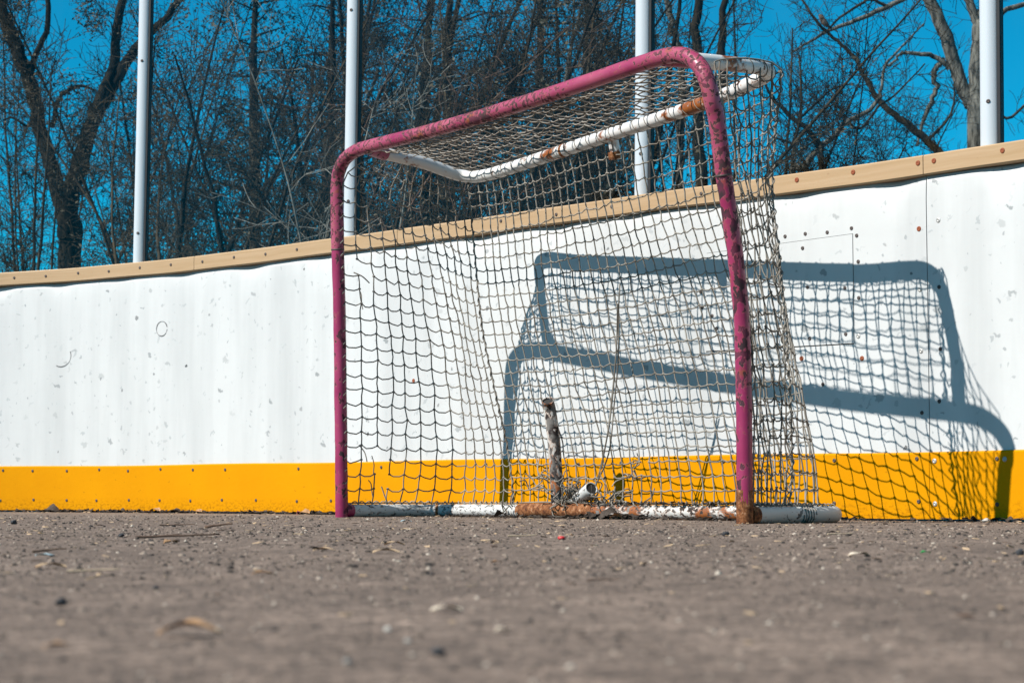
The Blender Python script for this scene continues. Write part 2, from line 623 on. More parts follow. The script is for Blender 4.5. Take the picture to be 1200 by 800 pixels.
SEGS = {'panel': [], 'cap': [], 'kick': []}
LONG = [q for q in EDGES if abs(q - 1.133) > .01 and abs(q - 2.327) > .01]
for a, b in zip(LONG[:-1], LONG[1:]):
    n = max(4, int((b - a) / .03))
    ga, gb = (.0014 if abs(q - 4.577) < .01 else .0004 for q in (a, b))
    gp = .0012
    SEGS['panel'].append((a, b, sweep(a + ga, b - gb, panel_prof, n, 'panel', M['panel'], boards, True)))
    SEGS['kick'].append((a, b, sweep(a + .0008 + .003, b - .0008 + .003, kick_prof, n, 'kick_plate', M['kick'], boards)))
for a, b in zip(EDGES[:-1], EDGES[1:]):
    SEGS['cap'].append((a, b, sweep(a + gp, b - gp, cap_prof, max(4, int((b - a) / .03)), 'cap_rail', M['cap'], boards)))
sweep(S_MIN, S_MAX, lambda s: [(-.052, .01), (-.052, .96), (-.09, .96), (-.09, .01)], 160, 'added_dark_backing', M['gap'], boards)  # dark sheet added behind the panels to keep light out of the seams

# repair patch let into the panel, with its dirty joint
def plate(name, corners, off0, off1, mat, parent):
    (sa, za), (sb, zb), (sc, zc), (sd, zd) = corners        # left top, right top, right bottom, left bottom
    mb = MB()
    mb.uv = []
    n = 8
    for i in range(n + 1):
        f = i / n
        for (o, top) in ((off0, 1), (off1, 1), (off1, 0), (off0, 0)):
            s = sa + (sb - sa) * f if top else sd + (sc - sd) * f
            z = za + (zb - za) * f if top else zd + (zc - zd) * f
            mb.v.append(tuple(wp(s, z, o + face(s, z))))
            mb.uv.append((s, z))
    for i in range(n):
        for j in range(4):
            j2 = (j + 1) % 4
            mb.f.append((i * 4 + j, i * 4 + j2, (i + 1) * 4 + j2, (i + 1) * 4 + j))
    mb.f.append((3, 2, 1, 0))
    mb.f.append(tuple(n * 4 + j for j in range(4)))
    mb.n = len(mb.v)
    return mb.build(name, mat, parent, False)


plate('joint_line', [(3.7705, .8152), (4.3208, .8262), (4.3200, .5055), (3.7650, .5100)], -.003, .0006, M['gap'], boards)
plate('repair_patch', [(3.7710, .8138), (4.3200, .8248), (4.3192, .5085), (3.7655, .5130)], -.003, .0020, M['panel'], boards)



# screws: one shared low dome per kind
def screw_mesh(r, h, mat, nm):
    mb = MB()
    k = 10
    ang = np.arange(k) * 2 * math.pi / k
    rings = [(1.0, 0), (.92, .6), (.5, .95)]
    for rr, hh in rings:
        mb.v.extend([(r * rr * math.cos(a), r * rr * math.sin(a), h * hh) for a in ang])
    mb.v.append((0, 0, h * .55))
    for i in range(2):
        for j in range(k):
            mb.f.append((i * k + j, i * k + (j + 1) % k, (i + 1) * k + (j + 1) % k, (i + 1) * k + j))
    for j in range(k):
        mb.f.append((2 * k + j, 2 * k + (j + 1) % k, 3 * k))
    me = bpy.data.meshes.new(nm)
    me.from_pydata(mb.v, [], mb.f)
    me.materials.append(mat)
    return me


SC = {'d': screw_mesh(.0062, .003, M['screw'], 'screw'), 'r': screw_mesh(.0078, .003, M['rust_screw'], 'rusty_screw'),
      'b': screw_mesh(.0075, .003, M['bright_screw'], 'bright_screw')}


def seg_of(kind, s):
    return next(o for a, b, o in SEGS[kind] if a <= s <= b)


def screw(kind, s, z, off, name='screw'):
    parent = seg_of('cap' if z > .96 else 'kick' if z < .19 else 'panel', s)
    o = bpy.data.objects.new(name, SC[kind])
    COL.objects.link(o)
    o.parent = parent
    o.rotation_euler = Vector(wnrm(s)).to_track_quat('Z', 'Y').to_euler()
    o.location = Vector(wp(s, z, off))       # the pieces keep world coordinates
    return o


for s in (.084, .255, .438, .618, .804, .992, 1.185, 1.377, 1.568, 1.755, 2.0, 2.24, 2.562, 2.867, 3.133, 3.384, 3.761):
    screw('d', s, .999 + random.uniform(-.003, .003), .012)
for s in (4.13, 4.334, 4.56, 4.614, 4.843, 5.09, -.1, -.29):
    screw('r' if s > 4 else 'd', s, 1.002, .012)
for s in (.041, .198, .388, .575, .746, .941, 1.137, 1.333, 1.77, 2.241, 2.791, 3.229, 3.417, 3.838, 4.252, 4.539, 4.805, -.15):
    screw('d', s, .173 + random.uniform(-.004, .003), .0085)
for s in (.03, .206, .39, .562, .754, .938, 1.124, 1.315, 1.52, 1.762, 1.959, 2.74, 3.304, 3.82, 4.25, 4.543, 4.803, -.15):
    screw('d', s, .050 + random.uniform(-.004, .004), .0085)
for s, z in ((4.598, .166), (4.598, .048), (4.83, .168)):
    screw('b', s, z, .0085)
for s, z, k in ((3.996, .839, 'd'), (4.074, .84, 'd'), (4.149, .841, 'd'), (4.229, .838, 'd'), (4.316, .842, 'd'), (4.334, .819, 'd'),
                (4.14, .799, 'd'), (4.338, .743, 'd'), (4.156, .682, 'd'), (4.291, .67, 'd'), (4.338, .638, 'd'), (4.335, .528, 'b'),
                (4.162, .530, 'd'), (4.292, .536, 'd'), (4.207, .394, 'd'), (4.551, .818, 'r'), (4.617, .836, 'b'), (4.551, .647, 'b'),
                (4.616, .649, 'd'), (4.617, .476, 'd'), (4.552, .474, 'b'), (4.611, .331, 'd'), (4.552, .301, 'd'), (4.13, .473, 'r'),
                (4.347, .463, 'r'), (2.406, .476, 'r'), (3.745, .697, 'd'), (3.792, .62, 'd'), (3.809, .58, 'd'), (3.751, .649, 'd'), (3.92, .835, 'd')):
    inside = 3.77 < s < 4.32 and .51 < z < .82
    screw(k, s, z, (.0022 if inside else 0) + face(s, z) - .0005)

# puck scuffs left on the board: an oval ring and an open arc
def scuff(s, z, rx, rz, a0, a1):
    mb = MB()
    n = 26
    for i in range(n + 1):
        a = a0 + (a1 - a0) * i / n
        w = .0016 * (1 + .5 * math.sin(a * 3))
        for rr in (-w, w):
            mb.v.append(tuple(wp(s + (rx + rr) * math.cos(a), z + (rz + rr) * math.sin(a), .0012 + face(s, z + (rz + rr) * math.sin(a)))))
    for i in range(n):
        mb.f.append((2 * i, 2 * i + 2, 2 * i + 3, 2 * i + 1))
    mb.n = len(mb.v)
    o = mb.build('scuff_mark', M['scuff'], None, False)
    o.parent = seg_of('panel', s)


scuff(.93, .743, .032, .030, .2, 6.2)
scuff(.34, .655, .055, .045, -2.1, .4)

# ------------------------------------------------------------------ posts and glass above the boards
POSTS = [-3.0, -1.75, -.52, .745, 2.004, 3.472, 4.766, 6.02, 7.27]
POST_LABEL = {3: 'white round metal post furthest left, in front of the forked trunk', 4: 'white round metal post just behind the left goal post',
              0: 'white round metal post, third beyond the left edge of the picture', 1: 'white round metal post, second beyond the left edge of the picture', 2: 'white round metal post just beyond the left edge of the picture',
              7: 'white round metal post just beyond the right edge of the picture', 8: 'white round metal post, second beyond the right edge of the picture',
              5: 'white round metal post seen through the middle of the goal net', 6: 'white round metal post nearest the camera, right of the goal'}
PH = 2.75
lean = np.array([.010, 0, 0])
for i, s in enumerate(POSTS):
    b = wp(s, H + .0015, -.042)
    t3, n3 = wt(s), wnrm(s)
    lab = POST_LABEL[i]
    p = thing('glass_post', lab, 'post', b, 'posts along the rink boards')
    mb = MB()
    mb.tube([b, b + (np.array([0, 0, 1]) + lean) * .8, b + (np.array([0, 0, 1]) + lean) * (PH - H)], .0283, 24)
    mb.build('tube', M['alu'], p)
    mb = MB()
    c = b + t3 * .0335 + (np.array([0, 0, 1]) + lean) * (PH - H) / 2
    mb.box(c, t3 * .0045, n3 * .009, (np.array([0, 0, 1]) + lean) * (PH - H) / 2)
    mb.build('gasket', M['rubber'], p, False)
    for zz in (.128, .85):
        o = bpy.data.objects.new('bolt', SC['d'])
        COL.objects.link(o)
        o.parent = p
        dr = (n3 * .88 + t3 * .38)
        dr /= np.linalg.norm(dr)
        o.location = Vector((np.array([0, 0, 1]) + lean) * (zz + .01 * math.sin(i * 5 + zz * 9)) + dr * .0281)
        o.rotation_euler = Vector(dr).to_track_quat('Z', 'Y').to_euler()
for i in range(len(POSTS) - 1):
    s0, s1 = POSTS[i] + .0385, POSTS[i + 1] - .030
    mb = MB()
    mb.uv = []
    n = 10
    for q in range(n + 1):
        s = s0 + (s1 - s0) * q / n
        for o, z in ((-.036, H + .0015), (-.036, PH - .05), (-.048, PH - .05), (-.048, H + .0015)):
            mb.v.append(tuple(wp(s, z, o) + lean * (z - H)))
            mb.uv.append((s, z))
    for q in range(n):
        for j in range(4):
            j2 = (j + 1) % 4
            mb.f.append((q * 4 + j, (q + 1) * 4 + j, (q + 1) * 4 + j2, q * 4 + j2))
    mb.f += [(0, 1, 2, 3), tuple(n * 4 + j for j in (3, 2, 1, 0))]
    mb.n = len(mb.v)
    mb.build('glass_pane', M['glass'], boards, False)

# ------------------------------------------------------------------ the goal
goal = thing('hockey_goal', 'battered pink street hockey goal with torn net and rusty white frame', 'goal', (.15, 5.9, 0))
LB, RB = np.array([-.552, 6.649, 0]), np.array([.586, 5.173, 0])
U = (RB - LB) / np.linalg.norm(RB - LB)
V = np.array([-U[1], U[0], 0])
if V[1] < 0: V = -V
PR = .0205


def dents(amp, seed):
    def f(n, k):
        w = np.ones((n, k))
        for i in range(n):
            for j in range(k):
                w[i, j] += amp * mnoise.noise((i * .55 + seed, j * .9, seed * 1.7))
        return w
    return f


def pipe(name, pts, mat, r=PR, per=6, k=16, dent=.0, seed=1, parent=None, hollow=0, slant=None):
    P = smooth_path(pts, per)
    if hollow:                       # run back inside so that the open end shows its bore
        mb = MB()
        Q = np.vstack([P, P[-1:], P[::-1][:max(2, int(len(P) * hollow))]])
        d = P[-1] - P[-2]
        d /= np.linalg.norm(d)
        Q[len(P)] = P[-1] + d * .0004
        R = np.r_[np.full(len(P), r), r * .93, np.full(len(Q) - len(P) - 1, r * .82)]
        # tangents flip inside, so write the rings directly
        T = d
        a = np.array([0, 0, 1.]) if abs(T[2]) < .9 else np.array([1., 0, 0])
        u = np.cross(T, a); u /= np.linalg.norm(u)
        w = np.cross(T, u)
        ang = np.arange(k) * 2 * math.pi / k
        sl = np.zeros(3) if slant is None else np.array(slant, float)      # cut the open end on the slant
        for i_, (c, rr) in enumerate(zip(Q, R)):
            behind = float((P[-1] - c) @ d)
            if i_ < len(P):                     # ring square to the run of the pipe here
                T = P[min(i_ + 1, len(P) - 1)] - P[max(i_ - 1, 0)]
                T = T / np.linalg.norm(T)
            else:
                T = d
            u = np.cross(T, a); u /= np.linalg.norm(u)
            w = np.cross(T, u)
            for x in ang:
                e = u * math.cos(x) + w * math.sin(x)
                depth = max(0.0, r * float(e @ sl) + r * float(np.linalg.norm(sl)))
                back = depth - behind if behind < depth else 0.0
                mb.v.append(tuple(c + rr * e - d * back))
        for i in range(len(Q) - 1):
            for j in range(k):
                mb.f.append((i * k + j, i * k + (j + 1) % k, (i + 1) * k + (j + 1) % k, (i + 1) * k + j))
        mb.f.append(tuple((len(Q) - 1) * k + j for j in range(k)))
        mb.n = len(mb.v)
        return mb.build(name, mat, parent or goal)
    mb = MB()
    mb.tube(P, r, k, True, dents(dent, seed) if dent else None)
    return mb.build(name, mat, parent or goal)


def ring(name, p, d, r, h, mat, parent=None):
    d = np.asarray(d, float); d /= np.linalg.norm(d)
    mb = MB()
    p = np.asarray(p, float)
    mb.tube([p - d * h, p - d * h * .6, p + d * h * .6, p + d * h], [r * .97, r, r, r * .97], 18)
    return mb.build(name, mat, parent or goal)


# mouth: bent upper bar with both corners, and the two lower posts sleeved into it
CROSS = [(-.5665, 6.617, .866), (-.569, 6.609, 1.021), (-.568, 6.605, 1.082), (-.562, 6.594, 1.118), (-.541, 6.562, 1.152), (-.504, 6.507, 1.170),
         (-.455, 6.434, 1.173), (-.253, 6.134, 1.168), (-.049, 5.832, 1.170), (.185, 5.485, 1.181), (.292, 5.327, 1.188), (.374, 5.206, 1.192),
         (.421, 5.138, 1.187), (.451, 5.095, 1.169), (.474, 5.066, 1.138), (.489, 5.054, 1.097), (.501, 5.060, 1.05), (.513, 5.074, 1.005), (.5315, 5.096, .872)]
pipe('crossbar', CROSS, M['pink_worn'], PR * 1.04, 6, 18, .03, 3)
pipe('post', [(-.551, 6.649, .0), (-.553, 6.645, .181), (-.557, 6.64, .43), (-.561, 6.628, .679), (-.5665, 6.617, .866)], M['pink'], PR, 10, 18, .05, 5)
pipe('post', [(.586, 5.173, .0), (.586, 5.17, .158), (.586, 5.168, .287), (.584, 5.166, .394), (.581, 5.156, .502), (.573, 5.143, .587), (.563, 5.129, .672),
              (.547, 5.112, .778), (.5315, 5.096, .872)], M['pink'], PR, 6, 18, .09, 9)
ring('coupling', (-.5665, 6.617, .866), (-.01, -.06, 1), PR * 1.07, .0025, M['screw'])
ring('coupling', (.5315, 5.096, .872), (-.13, -.16, 1), PR * 1.07, .0025, M['screw'])
pipe('rusty_foot', [(.586, 5.173, -.0), (.586, 5.1725, .04), (.586, 5.172, .085)], M['rust'], PR * 1.05, 5, 16, .05, 2)

# white top frame
TOP = [(-.452, 6.44, 1.168), (-.41, 6.50, 1.162), (-.3, 6.580, 1.149), (-.215, 6.642, 1.128), (-.165, 6.665, 1.116), (-.118, 6.638, 1.109), (-.083, 6.591, 1.107), (-.038, 6.525, 1.108),
       (.111, 6.307, 1.122), (.297, 6.035, 1.142), (.442, 5.824, 1.156), (.57, 5.637, 1.172), (.638, 5.538, 1.187), (.672, 5.484, 1.196), (.687, 5.446, 1.201),
       (.681, 5.410, 1.204), (.652, 5.370, 1.204), (.60, 5.322, 1.200), (.50, 5.243, 1.193), (.42, 5.196, 1.189), (.392, 5.184, 1.188)]
pipe('top_frame', TOP, M['white_pipe'], PR * .98, 5, 16, .03, 4)
pipe('weld_sleeve', [(-.452, 6.44, 1.168), (-.435, 6.466, 1.166), (-.408, 6.502, 1.162)], M['pink'], PR * 1.10, 4, 16)
pipe('weld_sleeve', [(.39, 5.183, 1.188), (.42, 5.196, 1.189), (.47, 5.224, 1.1915)], M['pink'], PR * 1.06, 4, 16)
pipe('broken_support', [(.300, 6.05, 1.135), (.306, 6.056, 1.105), (.312, 6.062, 1.070)], M['white_pipe'], PR * .8, 6, 14, 0, 1, None, .8)
ring('rust_band', (.306, 6.056, 1.082), (.006, .006, -.035), PR * .92, .011, M['rust'])
ring('rust_band', (.16, 6.236, 1.127), U, PR * 1.05, .006, M['rust'])

# base: sides run back from the posts, rounded corners, back bar broken in the middle
DEP = .40
ZB = .0215
def bp(u, v, z=ZB): return tuple(LB + U * u + V * v + np.array([0, 0, z]))
W_ = np.linalg.norm(RB - LB)
pipe('base_bar', [bp(.0, .012), bp(.0, .12), bp(0, .26), bp(.012, .335), bp(.055, .385), bp(.13, DEP), bp(.26, DEP), bp(.44, DEP)], M['base_pipe'], PR, 6, 16, .04, 6)
ring('coupling', bp(.03, .36), U + V, PR * 1.06, .004, M['rust'])
pipe('rusty_sleeve', [bp(.43, DEP), bp(.5, DEP - .004, ZB + .002), bp(.62, DEP - .006, ZB + .003), bp(.8, DEP)], M['rust'], PR * 1.14, 6, 16, .10, 7)
pipe('base_bar', [bp(.78, DEP), bp(1.0, DEP), bp(1.3, DEP), bp(W_ - .30, DEP), bp(W_ - .20, DEP)], M['rusty_pipe'], PR * 1.04, 6, 16, .05, 8)
pipe('base_bar', [bp(W_ - .21, DEP), bp(W_ - .14, DEP - .003), bp(W_ - .07, DEP - .018), bp(W_ - .02, DEP - .06), bp(W_, DEP - .13), bp(W_, .2), bp(W_, .09), bp(W_, .018)], M['spotted_pipe'], PR * 1.06, 6, 16, .03, 8)
ring('rust_band', bp(W_, .028), V, PR * 1.12, .012, M['rust'])
ring('weld_stub', bp(0, .026), V, PR * 1.08, .014, M['pink'])
pipe('broken_support', [(.142, 6.408, .03), (.138, 6.410, .13), (.130, 6.413, .25), (.1185, 6.417, .335), (.114, 6.412, .352), (.112, 6.402, .366)], M['stub_pipe'], PR * .98, 8, 16, 0, 1, None, .12)
mb = MB(); mb.tube([(.1152, 6.4135, .346), (.1124, 6.4038, .3635)], PR * .80, 14); mb.build('bore_shade_plug', M['gap'], goal)  # dark plug painted in for the shade inside the stub
ob = pipe('open_pipe_end', [(.170, 6.40, .03), (.208, 6.345, .062), (.243, 6.270, .092)], M['base_pipe'], PR * 1.0, 6, 16, 0, 1, None, .8)
mb = MB(); mb.tube([(.208, 6.345, .062), (.2425, 6.2715, .0915)], PR * .84, 12); mb.build('bore_shade_plug', M['gap'], goal)  # dark plug as the shade inside this open end

# ---- net: cords knotted into a square mesh, hung on the frame as five panels
CORD = .0021


def bound(pts, n):
    P = smooth_path(pts, 8)
    s = np.r_[0, np.cumsum(np.linalg.norm(np.diff(P, axis=0), axis=1))]
    t = np.linspace(0, s[-1], n)
    return np.stack([np.interp(t, s, P[:, i]) for i in range(3)], 1)


def net_panel(name, bot, top, lft, rgt, nu, nv, bulge=(0, 0, 0), jit=.006, sag=.006, skip=(), seed=0, wave=.012, edge_rows=True):
    """Coons patch between four boundary runs; nu columns, nv rows"""
    r = np.random.default_rng(seed)
    B, T_, L_, R_ = bound(bot, nu + 1), bound(top, nu + 1), bound(lft, nv + 1), bound(rgt, nv + 1)
    Gd = np.zeros((nv + 1, nu + 1, 3))
    bl = np.array(bulge, float)
    for j in range(nv + 1):
        v = j / nv
        for i in range(nu + 1):
            u = i / nu
            q = (1 - v) * B[i] + v * T_[i] + (1 - u) * L_[j] + u * R_[j] - ((1 - u) * (1 - v) * B[0] + u * (1 - v) * B[-1] + (1 - u) * v * T_[0] + u * v * T_[-1])
            e = math.sin(math.pi * u) ** .7 * math.sin(math.pi * v) ** .7 if 0 < u < 1 and 0 < v < 1 else 0
            q = q + bl * e
            if e > 0:
                q = q + r.normal(0, jit, 3) * min(1, e * 2)
                q = q + wave * min(1, e * 1.6) * np.array([mnoise.noise((u * 3 + seed, v * 3, 1.1)), mnoise.noise((u * 3, v * 3 + seed, 5.2)), .7 * mnoise.noise((u * 3, v * 3, 9.7 + seed))])
            Gd[j, i] = q
    mb = MB()
    skip = set(skip)
    # runs along u (they sag between the knots), runs along v
    for j in range(nv + 1):
        run = []
        for i in range(nu):
            cut = ('u', j, i) in skip
            if cut:
                if len(run) > 1: mb.tube(run, CORD, 4, True)
                run = []
                continue
            a, b = Gd[j, i], Gd[j, i + 1]
            if not run: run.append(a)
            if 0 < j < nv and sag:
                k = sag * (.7 + .6 * r.random())
                sd = r.normal(0, .0010, 3)
                run.append(a + (b - a) * .30 + np.array([0, 0, -k * 1.0]) + sd)
                run.append(a + (b - a) * .68 + np.array([0, 0, -k * 1.05]) - sd)
            run.append(b)
        if len(run) > 1: mb.tube(run, CORD, 4, True)
    for i in range(nu + 1):
        run = []
        for j in range(nv):
            if ('v', j, i) in skip:
                if len(run) > 1: mb.tube(run, CORD, 4, True)
                run = []
                continue
            a, b = Gd[j, i], Gd[j + 1, i]
            if not run: run.append(a)
            run.append((a + b) / 2 + r.normal(0, .0012, 3))
            run.append(b)
        if len(run) > 1: mb.tube(run, CORD, 4, True)
    # knots
    for j in range(1, nv):
        for i in range(1, nu):
            if ('u', j, i) in skip and ('u', j, i - 1) in skip: continue
            c = Gd[j, i]
            d_ = (Gd[j, i + 1] - Gd[j, i - 1])
            d_ /= np.linalg.norm(d_) + 1e-9
            mb.tube([c - d_ * .0048, c - d_ * .0022, c + d_ * .0022, c + d_ * .0048], [.0017, .0036, .0036, .0017], 5, False)
    return mb.build(name, M['cord'], goal), Gd


def seg(P, a, b):
    return [tuple(q) for q in P[a:b]]


CRS = smooth_path(CROSS, 6)
i_l = int(np.argmin(np.linalg.norm(CRS - np.array([-.504, 6.507, 1.170]), axis=1)))
postL = [(-.540, 6.640, .045), (-.541, 6.636, .2), (-.545, 6.63, .43), (-.549, 6.62, .68), (-.555, 6.605, .88), (-.553, 6.598, 1.03), (-.535, 6.578, 1.11), (-.44, 6.475, 1.150)]
postR = [(.598, 5.183, .048), (.6, 5.18, .16), (.6, 5.178, .29), (.597, 5.175, .4), (.592, 5.165, .5), (.575, 5.14, .67), (.558, 5.122, .78), (.54, 5.105, .88), (.522, 5.085, 1.0), (.512, 5.085, 1.08), (.513, 5.10, 1.145)]
tl_edge = [(-.44, 6.475, 1.150), (-.30, 6.58, 1.132), (-.215, 6.648, 1.112), (-.145, 6.66, 1.10)]
seamL = [(.004, 6.588, .046), (.0, 6.59, .12), (-.02, 6.60, .25), (-.058, 6.615, .42), (-.098, 6.63, .62), (-.118, 6.645, .82), (-.135, 6.655, 1.0), (-.145, 6.66, 1.10)]
botL = [(-.540, 6.640, .045), bp(.0, .13, .046), bp(.0, .28, .046), bp(.06, .40, .046), bp(.22, DEP + .01, .046), (.004, 6.588, .046)]
net_panel('side_net', botL, tl_edge, postL, seamL, 13, 26, bulge=(.05, .0, 0), jit=.0022, sag=.0075, seed=3, wave=.012,
          skip=[('u', 3, 1), ('u', 3, 2), ('u', 2, 2), ('v', 2, 2), ('v', 3, 2), ('v', 1, 3), ('u', 17, 0), ('u', 16, 1), ('v', 16, 1), ('u', 15, 1), ('v', 24, 3), ('v', 23, 2), ('u', 23, 2), ('v', 24, 5), ('u', 1, 2)])
tr_edge = [(.513, 5.10, 1.145), (.525, 5.20, 1.185), (.60, 5.305, 1.215), (.685, 5.375, 1.22), (.722, 5.41, 1.205)]
seamR = [(.712, 5.271, .046), (.714, 5.278, .075), (.722, 5.29, .12), (.724, 5.31, .28), (.720, 5.335, .45), (.708, 5.365, .66), (.692, 5.385, .86), (.698, 5.40, 1.0), (.715, 5.41, 1.12), (.722, 5.41, 1.205)]
botR = [(.598, 5.183, .048), (.65, 5.225, .046), (.70, 5.262, .046), (.712, 5.271, .046)]
net_panel('side_net', botR, tr_edge, postR, seamR, 9, 26, bulge=(.0, -.02, 0), jit=.004, sag=.008, seed=8, wave=.02)
topbar = [(-.145, 6.66, 1.10), (-.10, 6.62, 1.098), (-.038, 6.525, 1.094), (.111, 6.307, 1.108), (.297, 6.035, 1.128), (.442, 5.824, 1.143), (.57, 5.637, 1.158), (.66, 5.51, 1.178), (.722, 5.41, 1.205)]
botB = [(.004, 6.588, .046), bp(.55, DEP, .05), bp(.8, DEP + .005, .046), bp(1.1, DEP, .046), bp(1.45, DEP, .046), bp(1.66, DEP - .03, .046), bp(1.80, .33, .046), (.712, 5.271, .046)]
_, BK = net_panel('back_net', botB, topbar, seamL, seamR, 36, 25, bulge=(.03, .06, -.01), jit=.0022, sag=.0035, seed=5, wave=.02,
                  skip=[('u', 1, 9), ('v', 0, 9), ('u', 2, 10), ('v', 1, 11), ('u', 1, 13), ('u', 3, 14), ('v', 2, 14), ('v', 0, 17)])
crossnet = [(-.43, 6.43, 1.160), (-.25, 6.145, 1.150), (-.045, 5.84, 1.152), (.188, 5.495, 1.163), (.292, 5.337, 1.170), (.36, 5.236, 1.175), (.40, 5.20, 1.176)]
topback = [(-.16, 6.66, 1.13), (-.09, 6.60, 1.124), (-.038, 6.525, 1.124), (.111, 6.307, 1.138), (.297, 6.035, 1.158), (.442, 5.824, 1.172), (.57, 5.637, 1.188), (.66, 5.51, 1.206), (.70, 5.40, 1.218)]
net_panel('top_net', crossnet, topback, [crossnet[0], (-.3, 6.58, 1.166), topback[0]], [crossnet[-1], (.50, 5.25, 1.20), topback[-1]], 38, 9, bulge=(0, 0, -.012), jit=.003, sag=.003, seed=6, wave=.012)


def loose(name, paths, r=CORD):
    mb = MB()
    for q in paths:
        mb.tube(smooth_path(q, 5), r, 4)
    return mb.build(name, M['cord'], goal)


# lacing spiralled round the pipes
def lacing(path, turns, rad, n):
    P = bound(path, n)
    out = []
    for i, q in enumerate(P):
        t = P[min(i + 1, n - 1)] - P[max(i - 1, 0)]
        t /= np.linalg.norm(t)
        a = np.array([0, 0, 1.]) if abs(t[2]) < .8 else np.array([1., 0, 0])
        e1 = np.cross(t, a); e1 /= np.linalg.norm(e1)
        e2 = np.cross(t, e1)
        ph = 2 * math.pi * turns * i / (n - 1)
        out.append(q + rad * (e1 * math.cos(ph) + e2 * math.sin(ph)))
    return out


mb = MB()
mb.tube(lacing([tuple(q) for q in smooth_path(TOP, 3)[18:52]], 27, PR * 1.04, 360), CORD * .6, 4)
mb.build('lacing', M['cord'], goal)
mb = MB()
mb.tube(lacing(postL[:6], 24, .007, 200), CORD, 4)
mb.build('lacing', M['cord'], goal)
mb = MB()
mb.tube(lacing(postR[:9], 24, .006, 200), CORD, 4)
mb.build('lacing', M['cord'], goal)
mb = MB()
mb.tube(lacing([bp(W_, .03, .044), bp(W_, .12, .045), bp(W_, .2, .045), bp(W_, .27, .044), bp(W_ - .01, .33, .043)], 16, .006, 130), CORD, 4)
mb.build('lacing', M['cord'], goal)
mb = MB()
mb.tube(lacing([bp(W_, .19), bp(W_, .235)], 5, PR * 1.12, 50), CORD, 4)
mb.build('cord_binding', M['cord'], goal)
mb = MB()
mb.tube(lacing([bp(.0, .03, .045), bp(.0, .2, .046), bp(.03, .36, .045), bp(.15, DEP, .045), bp(.42, DEP, .045)], 26, .006, 220), CORD, 4)
mb.build('lacing', M['cord'], goal)
mb = MB()
mb.tube(lacing([bp(.8, DEP - .01, .045), bp(1.1, DEP - .01, .045), bp(1.45, DEP - .01, .045), bp(1.66, DEP - .02, .045)], 26, .008, 220), CORD, 4)
mb.build('lacing', M['cord'], goal)
# seams down both rear corners of the net
mb = MB()
mb.tube(lacing(seamL, 26, .0035, 220), CORD, 4)
mb.build('corner_seam', M['cord'], goal)
mb = MB()
mb.tube(lacing(seamR, 28, .005, 240), CORD, 4)
mb.tube(lacing([tuple(np.array(q) + np.array([-.008, .002, 0])) for q in seamR], 22, .007, 240), CORD, 4)
mb.build('corner_seam', M['cord'], goal)
# hanging gather line and the tangle on the open pipe end
loose('hanging_cord', [[(.315, 6.08, .64), (.312, 6.12, .5), (.300, 6.16, .36), (.286, 6.2, .24), (.262, 6.26, .12)],
                       [(.318, 6.08, .64), (.318, 6.12, .48), (.307, 6.16, .34), (.293, 6.2, .2), (.255, 6.26, .10)],
                       [(.322, 6.08, .70), (.309, 6.12, .46), (.295, 6.16, .3), (.27, 6.22, .15)]])
paths = []
for i in range(60):
    c = np.array([.195, 6.36, .055]) + rng.normal(0, 1, 3) * np.array([.022, .016, .016])
    q = [c]
    dr = rng.normal(0, 1, 3)
    for k in range(6):
        dr = dr + rng.normal(0, .8, 3) - (q[-1] - np.array([.195, 6.36, .055])) * 16
        dr = dr / np.linalg.norm(dr)
        nx = q[-1] + dr * .024
        nx[2] = max(nx[2], .006)
        q.append(nx)
    paths.append(q)
loose('cord_tangle', paths, .0019)
paths = []
for c0, n_, sp in (((.36, 6.15, .135), 6, .03), ((.115, 6.40, .11), 9, .035), ((.245, 6.30, .03), 10, .04), ((.29, 6.24, .03), 10, .035), ((.34, 6.18, .035), 8, .03), ((.32, 6.2, .03), 6, .03), ((.02, 6.56, .03), 8, .03), ((.30, 6.20, .06), 6, .03)):
    for i in range(n_):
        q = [np.array(c0) + rng.normal(0, sp * .4, 3)]
        dr = rng.normal(0, 1, 3)
        for k in range(4):
            dr = dr * .6 + rng.normal(0, .7, 3)
            dr /= np.linalg.norm(dr)
            nx = q[-1] + dr * sp * .8
            nx[2] = max(nx[2], .005)
            q.append(nx)
        paths.append(q)
# frayed ends in the torn left corner
for c0 in ((-.50, 6.70, .235), (-.46, 6.73, .20), (-.47, 6.72, .12), (-.43, 6.76, .10), (-.52, 6.69, .80), (-.50, 6.70, .74)):
    q = [np.array(c0)]
    dr = np.array([.7, .2, -.3]) + rng.normal(0, .3, 3)
    for k in range(4):
        dr = dr + np.array([0, 0, -.45]) + rng.normal(0, .15, 3)
        dr /= np.linalg.norm(dr)
        q.append(q[-1] + dr * .016)
    paths.append(q)
for q in paths:
    loose('frayed_cord', [q])


